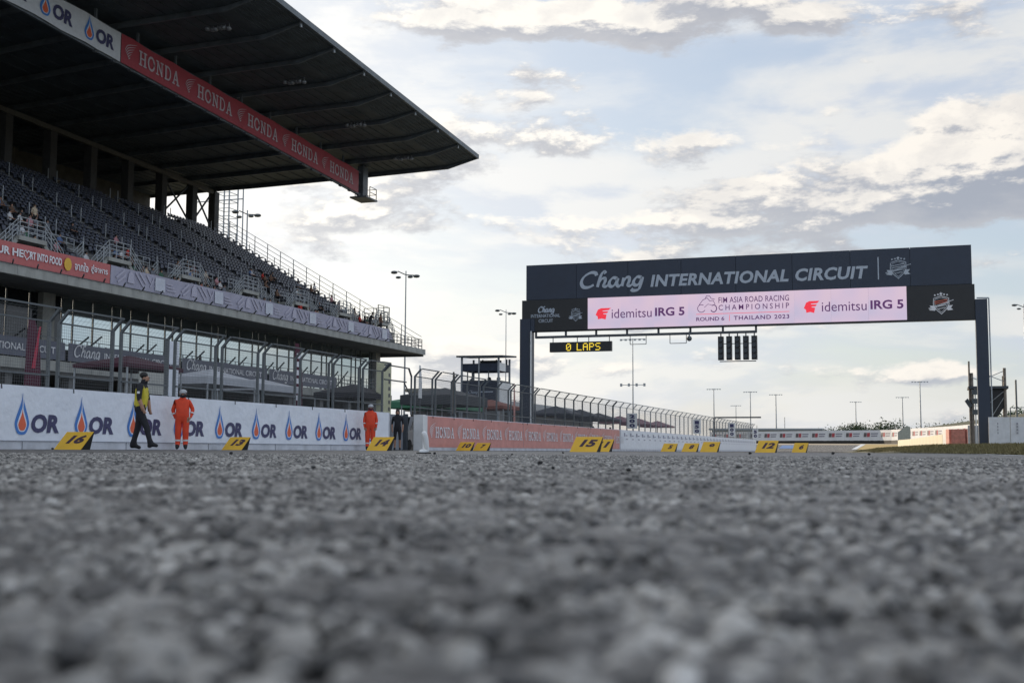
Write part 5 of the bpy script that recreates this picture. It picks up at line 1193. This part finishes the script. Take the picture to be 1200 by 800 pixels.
van(-33.6, 72.5, mat('dark_paint', (.03, .035, .045), .3), 'dark van parked left of the control tower'); van(-31.5, 80.0, mat('silver_paint', (.35, .36, .38)), 'silver van parked under the control tower')
t = empty('low_building', (-40, 98, 0), 'low dark service building between the grandstand end and the control tower', 'building')
for k in range(6):
    MB().box((-44.0, 112.2+5.0*k, 0), (-38.0, 117.1+5.0*k, 3.7+.0*k)).build('wall', concrete_d, t); MB().box((-37.99, 113.2+5.0*k, 1.2), (-37.95, 116.0+5*k, 2.9)).build('window', darkglass, t)
MB().prism([(-45, 111.6, 3.7), (-36.9, 111.6, 3.7), (-37.4, 111.6, 4.15), (-41, 111.6, 5.2), (-44.6, 111.6, 4.3)], (0, 31.5, 0)).build('roof', roofrib, t)
t = empty('lower_terrace', (-46, 113, 0), 'two level concrete terrace at the foot of the grandstand end with railings', 'terrace')
MB().box((-50, 112.5, 3.9), (-41.5, 126, 4.3)).build('slab', concrete, t); MB().box((-50, 112.5, 5.9), (-46.5, 124, 6.25)).build('slab', concrete, t); MB().box((-50, 114, 0), (-44, 125, 3.9)).build('wall', concrete_d, t); MB().box((-50, 113.5, 4.3), (-47, 123, 5.9)).build('wall', concrete_d, t)
b = MB(); [b.bar((-41.6, 112.6+1.5*k, 4.3), (-41.6, 112.6+1.5*k, 5.4), .06) for k in range(9)]; b.bar((-41.6, 112.6, 5.4), (-41.6, 125.8, 5.4), .05); b.bar((-41.6, 112.6, 4.85), (-41.6, 125.8, 4.85), .04); b.build('railing', steel, t)

# control tower
TX0, TX1, TY0, TY1 = -35.0, -31.85, 90.0, 92.7
t = empty('control_tower', (-33, 91.5, 0), 'small race control tower with dark lower panels and an open glazed storey', 'tower')
MB().prism([(TX0-.35, TY0-.4, 7.45), (TX1+.5, TY0-.4, 7.42), (TX1+.5, TY1+.3, 7.6), (TX0-.35, TY1+.3, 7.62)], (0, 0, .14)).build('roof', steel_d, t)
for x in (TX0, TX1):
    for y in (TY0, TY1): MB().box((x-.07, y-.07, 0), (x+.07, y+.07, 7.45)).build('post', steel_l, t)
MB().box(((TX0+TX1)/2-.12, TY0-.13, 0), ((TX0+TX1)/2-.0, TY0-.08, 7.4)).build('post', steel_l, t)
navy_p = mat('tower_panel', (.03, .04, .065), .6, var=.3)
for (z0, z1) in ((3.7, 5.55), (6.35, 6.95)):
    MB().box((TX0+.05, TY0-.05, z0), (TX1-.08, TY0+.02, z1)).build('panel', navy_p, t); MB().box((TX0+.05, TY1-.02, z0), (TX1, TY1+.05, z1)).build('panel', navy_p, t); MB().box((TX0-.05, TY0+.06, z0), (TX0+.02, TY1-.06, z1)).build('panel', navy_p, t); MB().box((TX1-.02, TY0+.06, z0), (TX1+.05, TY1-.06, z1)).build('panel', navy_p, t)
MB().box((TX1+.06, TY0-.05, 3.55), (TX1+.12, TY1+.02, 5.5)).build('white_panel', white_paint, t); MB().box((TX1+.06, TY0-.05, 6.35), (TX1+.12, TY0+1.4, 7.0)).build('white_panel', white_paint, t)
fr = frame((0, TY0-.055, 0), X_AXIS, Z_AXIS); b = MB(); chang_into(b, fr, -34.4, 4.55, .8, .25); b.build('lettering', letter_grey, t); b = MB(); b.box((-33.4, TY0-.058, 4.62), (-32.3, TY0-.052, 4.72)); b.build('lettering', letter_grey, t)
MB().box((TX0, TY0, 3.6), (TX1, TY1, 3.7)).build('floor', concrete_d, t); MB().box((TX0+.1, TY0, 5.5), (TX1, TY1, 5.6)).build('floor', concrete_d, t)
for x in (-34.5, -34.1, -32.7): MB().box((x-.04, TY0-.03, 5.6), (x+.04, TY0+.03, 6.35)).build('window_frame', steel, t)
MB().box((TX0+.05, TY0+.03, 5.6), (-34.1, TY0+.05, 6.35)).build('window_pane', darkglass, t) if False else None
for x in (-34.2, -33.0, -32.1): MB().box((x-.05, TY1-.05, 6.95), (x+.05, TY1+.05, 7.45)).build('strut', steel_d, t)
MB().box((-34.0, TY0+1.5, 6.95), (-32.2, TY0+1.7, 7.3)).build('awning', steel_d, t)
MB().box((TX0+.3, TY0+.3, 0), (TX1-.3, TY1-.3, 3.6)).build('base', concrete_d, t)
for k in range(3): J = stand_pose(1.6)
for k, x in enumerate((-33.0, -32.2)): b = MB(); b.ball((x, TY0+1, 5.75), .18, n=8); b.ball((x, TY0+1, 5.4), .3, n=8); tag(b.build('monitor_hood', black, t))

# ------------------------------------------------------------------ floodlight and lamp poles
def light_pole(x, y, h, label, style='bar', dia=.34, extra=None):
    t = empty('light_pole', (x, y, gz(x, y)), label, 'light pole', 'light poles beyond the track'); z0 = gz(x, y); H = z0+h
    MB().bar((x, y, z0), (x, y, H), dia, n=8, w2=dia*.45).build('pole', steel_l, t)
    if style == 'pair':
        for s in (-1, 1):
            b = MB(); b.bar((x, y, H-.5), (x+s*1.1, y, H-.3-.3*s), .12); b.ball((x+s*1.5, y-.2, H-.45-.3*s), .48, n=8, squash=(1, .8, .45)); b.ball((x+s*.8, y-.5, H-.85), .38, n=8, squash=(1, .8, .45)); b.build('lamp_head', steel, t)
    else:
        w = 2.8*h/25; MB().bar((x-w, y, H-.2), (x+w, y, H-.2), .15).build('crossbar', steel_l, t)
        for k in range(6): b = MB(); lx = x-w+2*w*k/5; b.box((lx-.24, y-.4, H-.5), (lx+.24, y+.1, H-.1)); b.build('lamp_head', steel_l, t)
    if extra:
        MB().bar((x-w, y, z0+extra), (x+w, y, z0+extra), .14).build('crossbar', steel_l, t)
        for k in range(4): lx = x-w+2*w*k/3; MB().box((lx-.22, y-.4, z0+extra-.35), (lx+.22, y+.1, z0+extra+.35)).build('lamp_head', steel_l, t)
light_pole(-59.75, 134.3, 22, 'tall lamp pole beside the end of the grandstand deck', 'pair', .30)
light_pole(-74.5, 121.4, 28, 'lamp pole rising behind the grandstand under the roof', 'pair', .34)
light_pole(-67.1, 193.3, 23.6, 'thin lamp pole behind the control tower', 'pair', .26)
light_pole(-64, 276, 25, 'floodlight pole with a second crossbar, seen through the gantry', extra=14.0, dia=.42)
light_pole(-85.3, 523.8, 25, 'floodlight pole left of the gantry middle, farther than the one with two crossbars', dia=.7)
light_pole(-103.8, 717.9, 25, 'shortest looking floodlight pole above the end of the fence', dia=.7)
light_pole(-73.2, 551.8, 25, 'floodlight pole directly above the end of the far fence', dia=.7)
light_pole(-65, 581, 25, 'floodlight pole above the board marked 12', dia=.8)
light_pole(-33, 676, 25, 'faint floodlight pole above the round trees', dia=.8)
light_pole(-8.1, 623, 25, 'faint floodlight pole left of the taller one near the right gantry post', dia=.8)
light_pole(.23, 486, 25, 'floodlight pole with three lamp groups near the right gantry post', dia=.7)
light_pole(17.6, 225.3, 25, 'lamp pole cut by the right edge of the picture', 'pair', .3)
tag(MB().bar((7.78, 110, .5), (7.78, 110, 6.2), .16, n=8).build('steel_pole', steel, None), 'plain grey pole at the far right behind the white panels', 'pole')
for k, (x, y) in enumerate([(-45.2, 430), (-60, 470)]): tag(MB().bar((x, y, 1), (x, y, 12 if k == 0 else 10), .3, n=6).build('mast', steel_l, None), ['thin short mast beyond the end of the fence', 'second thin mast left of the first beyond the fence'][k], 'mast')
t = empty('fence_arm', (-38, 300, 0), 'horizontal signal arm on a post above the far fence', 'signal arm'); MB().bar((-47.2, 290, 0), (-47.2, 290, 8.1), .4).build('post', steel_d, t); MB().bar((-47.2, 290, 8.1), (-36.0, 290, 8.1), .35).build('arm', steel_d, t)
# lattice mast behind the stand
t = empty('lattice_mast', (-82, 128, 0), 'pale lattice mast standing behind the back of the grandstand', 'mast')
for (x, y) in ((-83.2, 128), (-81.2, 128), (-83.2, 130), (-81.2, 130)): MB().bar((x, y, 0), (x, y, 38), .14).build('chord', steel_l, t)
for k in range(15):
    z = 24+k*1.0
    for (p, q) in (((-83.2, 128), (-81.2, 128)), ((-83.2, 130), (-81.2, 130)), ((-83.2, 128), (-83.2, 130)), ((-81.2, 128), (-81.2, 130))): MB().bar((p[0], p[1], z), (q[0], q[1], z+(1 if k % 2 else -1)*0), .07).build('strut', steel_l, t)
for x in (-86.2, -79.2): MB().bar((x, 128, 0), (x, 128, 36), .12).build('stay', steel_l, t)
MB().bar((-86.2, 128, 31.0), (-79.2, 128, 31.0), .12).build('strut', steel_l, t)

# ------------------------------------------------------------------ right-hand side
def segwall(name, pts, z0f, hh, mats, label, cat='wall', thick=.35, part='wall_block', seg=4.0):
    t = empty(name, (pts[0][0], pts[0][1], 0), label, cat); j = 0
    for (x0, y0), (x1, y1) in zip(pts[:-1], pts[1:]):
        n = max(1, int(math.hypot(x1-x0, y1-y0)/seg))
        for k in range(n):
            a = Vector((x0+(x1-x0)*k/n, y0+(y1-y0)*k/n, 0)); c = Vector((x0+(x1-x0)*(k+1)/n, y0+(y1-y0)*(k+1)/n, 0)); d = (c-a).normalized(); a = a+d*.01; c = c-d*.01; s = Vector((d.y, -d.x, 0))*thick
            z = min(gz(a.x, a.y), gz(c.x, c.y))-.1; h = hh(k/n) if callable(hh) else hh; zt = max(gz(a.x, a.y), gz(c.x, c.y))+h
            P = [a, c, c+s, a+s]; b = MB(); b.prism([(p.x, p.y, z) for p in P], (0, 0, zt-z)); m_ = mats[j % len(mats)]; j += 1; b.build(part, m_, t)
    return t
segwall('concrete_barrier', [(-2.6, 172), (.1, 135), (2.1, 107)], None, 1.12, [cream_paint], 'sunlit cream concrete barrier curving away on the right of the track')
segwall('tyre_barrier_cover', [(2.1, 106.5), (2.55, 104.5), (3.6, 103.8), (4.5, 103.6)], None, 1.5, [white_paint, mat('pad_red', (.58, .24, .19), .6, var=.3, scale=3), MATS['pad_red'], MATS['pad_red'], white_paint], 'red and white padded barrier end below the camera platform', 'barrier', part='pad', seg=.8)
segwall('mesh_panel_fence', [(3.0, 86), (4.8, 86.3)], None, 1.42, [mat('grey_panel', (.36, .37, .38), .7, var=.25, scale=4)], 'grey panel fence between the red padding and the white panels', 'fence', .06, 'panel', .62)
t = segwall('white_hoarding', [(3.35, 66.9), (4.4, 67.0), (6.5, 67.4), (9.5, 68.0)], None, 1.50, [mat('pale_panel', (.60, .61, .62), .6, var=.12)], 'pale hoarding panels at the right edge of the picture', 'hoarding', .06, 'panel', 1.0)
b = MB()
for k in range(3):
    for j in range(4): b.box((3.75+.95*k, 66.88+.05*k, 1.0+.16*j), (3.83+.95*k, 66.90+.05*k, 1.1+.16*j))
tag(b.build('print', mat('faded_print', (.3, .3, .32), .6), t), kind='stuff')
# camera platform round the right gantry post
t = empty('scaffold_platform', (3.5, 70.8, .4), 'scaffold camera platform with a black box around the right gantry post', 'scaffold')
for (x, z1) in ((2.62, 5.05), (2.75, 4.4), (4.43, 4.65)): MB().bar((x, 70.5, .2), (x, 70.5, z1), .10 if x < 2.7 else .16, n=8).build('scaffold_pole', mat('rusty_tube', (.22, .19, .16), .7, var=.4, scale=8), t)
MB().bar((4.43, 72.0, .2), (4.43, 72.0, 4.3), .1, n=8).build('scaffold_pole', MATS['rusty_tube'], t); MB().bar((2.9, 70.4, .2), (2.9, 70.4, 3.5), .07, n=8).build('pipe', white_paint, t)
MB().box((2.55, 70.3, 3.52), (4.6, 72.1, 3.66)).build('deck', steel_d, t)
MB().prism([(3.55, 70.6, 2.0), (4.0, 70.6, 1.95), (4.42, 70.6, 2.6), (4.42, 70.6, 3.5), (3.55, 70.6, 3.5)], (0, 1.1, 0)).build('equipment_box', black, t)
MB().box((3.55, 70.55, 1.15), (4.35, 70.6, 1.8)).build('panel', steel_l, t)
for (p, q) in [((3.0, 70.5, .8), (4.4, 70.5, 3.1)), ((3.0, 70.5, 2.2), (4.4, 70.5, 3.4)), ((3.5, 70.5, .6), (4.4, 70.5, 2.0)), ((2.65, 70.5, 4.2), (3.3, 70.5, 3.9)), ((3.5, 70.5, 4.1), (4.43, 70.5, 4.5)), ((3.5, 70.5, 4.3), (4.43, 70.5, 3.9)), ((2.7, 70.5, 2.6), (3.0, 70.5, 2.6))]: MB().bar(p, q, .045, n=6).build('brace', steel_l, t)
b = MB(); b.prism([(2.35, 70.3, 2.85), (2.50, 70.3, 3.0), (2.75, 70.3, 2.6), (2.6, 70.3, 2.45)], (0, .3, 0)); b.build('speaker', steel_d, t)
for z in (2.1, 2.7, 3.2): MB().box((2.72, 70.3, z), (3.0, 70.45, z+.28)).build('junction_box', steel, t)
t = empty('railing', (6, 74, 0), 'thin railing behind the pale hoarding at the far right', 'railing')
for k in range(5): MB().bar((4.9+1.0*k, 74, .5), (4.9+1.0*k, 74, 2.6), .05).build('post', steel, t)
for z in (2.0, 2.6): MB().bar((4.9, 74, z), (8.9, 74, z), .04).build('rail', steel, t)
MB().bar((5.0, 74, .8), (6.2, 74, 2.5), .06).build('brace', steel_l, t)

# the far bank with its advert boards, tyre wall and building
def lerp_path(P, f):
    L_ = [math.hypot(b[0]-a[0], b[1]-a[1]) for a, b in zip(P[:-1], P[1:])]; s = f*sum(L_)
    for (a, b), l in zip(zip(P[:-1], P[1:]), L_):
        if s <= l: k = s/l; return (a[0]+(b[0]-a[0])*k, a[1]+(b[1]-a[1])*k)
        s -= l
    return P[-1]
PATH = [(-66, 398), (-51, 385), (-8.9, 357), (6.2, 309), (14, 270)]
t = empty('advert_boards', (-9, 357, 2), 'long row of white advert boards with red and black marks on the far bank', 'advert boards'); tw = empty('tyre_wall', (-9, 357, 2), 'black tyre wall under the far advert boards', 'tyre wall')
white_far = mat('advert_white', (.62, .64, .68), .6, var=.1, scale=.3); rb1 = mat('advert_red', (.38, .06, .08), .6); mat('advert_grey', (.22, .22, .28), .6)
NB = 26
for k in range(NB):
    a = Vector(lerp_path(PATH, k/NB)+(0,)); c = Vector(lerp_path(PATH, (k+1)/NB)+(0,)); d = (c-a).normalized(); nrm = Vector((d.y, -d.x, 0)); zb = 2.15
    MB().prism([tuple(p+Vector((0, 0, zb+1.15))) for p in (a+d*.05, c-d*.05, c-d*.05+Vector((0, 0, 2.95)), a+d*.05+Vector((0, 0, 2.95)))], tuple(-nrm*.2)).build('board', white_far, t)
    MB().prism([tuple(p+Vector((0, 0, zb-.1))) for p in (a, c, c+Vector((0, 0, 1.22)), a+Vector((0, 0, 1.22)))], tuple(-nrm*.6)).build('tyre_stack', rubber, tw)
    o_ = a+nrm*.02; W_ = (c-a).length; zz = zb+1.15
    def pq(u0_, u1_, z0_, z1_, m_, nm): MB().prism([tuple(o_+d*u+Vector((0, 0, zz+z))) for u, z in ((u0_, z0_), (u1_, z0_), (u1_+.15, z1_), (u0_+.15, z1_))], tuple(nrm*.02)).build(nm, m_, t)
    pq(.10*W_, .26*W_, 1.0, 2.2, mat('advert_dark', (.10, .09, .10), .6), 'mark'); pq(.28*W_, .44*W_, 1.0, 2.2, rb1, 'mark'); pq(.50*W_, .88*W_, 1.75, 2.1, MATS['advert_grey'], 'mark'); pq(.50*W_, .84*W_, 1.1, 1.45, MATS['advert_grey'], 'mark')
t = empty('far_building', (-40, 420, 2), 'long flat grey roofed building behind the far advert boards', 'building'); MB().box((-70, 425, 1), (-33, 440, 7.4)).build('wall', concrete, t); MB().box((-71, 424, 7.4), (-32, 441, 8.0)).build('roof', steel_l, t)
t = empty('hill_stand', (25, 300, 0), 'dark sloping terrace rising behind the right end of the advert boards', 'terrace'); MB().prism([(-6, 378, 2), (-6, 378, 6.2), (17, 300, 8.3), (30, 240, 9.0), (30, 240, 2)], (4, 0, 0)).build('slope', mat('dark_bank', (.10, .11, .09), .9), t)
t = empty('utility_cabin', (-3, 253, 2), 'pale upright box standing before the tyre wall on the right', 'cabin'); MB().prism([(-4.3, 253, 1.6), (-1.9, 253, 1.6), (-1.9, 253, 5.0), (-2.6, 253, 5.3), (-4.3, 253, 4.0)], (0, 2, 0)).build('box', mat('sage_panel', (.34, .35, .29), .8, var=.2), t)

# trees: trunk, limbs and many small leaves
leaf_m = mat('leaves', (.055, .085, .035), .7, var=.5, scale=.8)
bark = mat('bark', (.11, .085, .06), .9, var=.3)
def tree(x, y, h, w, label, seed, n=900, group='trees beyond the far bank'):
    rnd = random.Random(seed); h *= .88; z0 = gz(x, y); t = empty('broadleaf_tree', (x, y, z0), label, 'tree', group); b = MB(); b.bar((x, y, z0), (x, y, z0+h*.5), .5, n=7, w2=.25)
    cl = []
    for k in range(9):
        a = rnd.uniform(0, 6.28); r = w*.5*rnd.uniform(.25, 1); c = (x+r*math.cos(a), y+r*math.sin(a)*.7, z0+h*rnd.uniform(.42, .74)); cl.append((c, rnd.uniform(.20, .32)*w)); b.bar((x, y, z0+h*.35), c, .22, n=5, w2=.06)
    b.build('trunk', bark, t); b = MB()
    for k in range(int(n*2.2)):
        c, r = rnd.choice(cl); v = Vector((rnd.gauss(0, .5), rnd.gauss(0, .5), rnd.gauss(0, .38)))*r; p = Vector(c)+v; s = rnd.uniform(.25, .55)*h/10
        u_ = Vector((rnd.gauss(0, 1), rnd.gauss(0, 1), rnd.gauss(0, .6))).normalized()*s; w_ = u_.cross(Vector((rnd.gauss(0, 1), rnd.gauss(0, 1), rnd.gauss(0, 1)))).normalized()*s*.6
        b.add([p-u_, p+w_, p+u_, p-w_], [(0, 1, 2, 3)])
    tag(b.build('crown', leaf_m, t), kind='stuff')
for k, (x, y, h, w, l) in enumerate([(-20.5, 405, 8.2, 9, 'dark tree just left of the round one beyond the far bank'), (-9.6, 405, 8.6, 12, 'broad round tree beyond the far advert boards'), (-15, 410, 6.6, 9, 'low tree between two rounder ones beyond the far bank'), (11.0, 385, 9.0, 7, 'tree standing left of the scaffold platform'), (15.5, 388, 8.6, 9, 'tree half hidden by the scaffold platform'), (5, 400, 6.8, 14, 'low hedge like tree on the bank left of the scaffold'), (22, 330, 10.5, 12, 'tree behind the pale hoarding at the right'), (-28, 430, 6.4, 10, 'small low tree left of the dark one beyond the bank')]): tree(x, y, h, w, l, 20+k)

# dry grass on the verge
def verge():
    rnd = random.Random(3); b = MB()
    for k in range(30000):
        y = 16+rnd.random()**1.3*130; x = edge(y)+.02+rnd.random()**1.4*min(7, 4+y*.04); z = gz(x, y); h = rnd.uniform(.05, .17)*(1 if x-edge(y) > .5 else .5); a = rnd.uniform(0, 6.28); w = .012*(1+y/35); dx, dy = math.cos(a)*w, math.sin(a)*w; lx, ly = rnd.gauss(0, .05), rnd.gauss(0, .05)
        b.add([(x-dx, y-dy, z), (x+dx, y+dy, z), (x+lx, y+ly, z+h)], [(0, 1, 2)])
    o = b.build('verge_grass', mat('dry_grass', (.17, .145, .065), .9, var=.45, scale=1.5), None); tag(o, kind='stuff'); o['label'] = 'short dry olive brown grass along the right edge of the track'; o['category'] = 'grass'
verge()
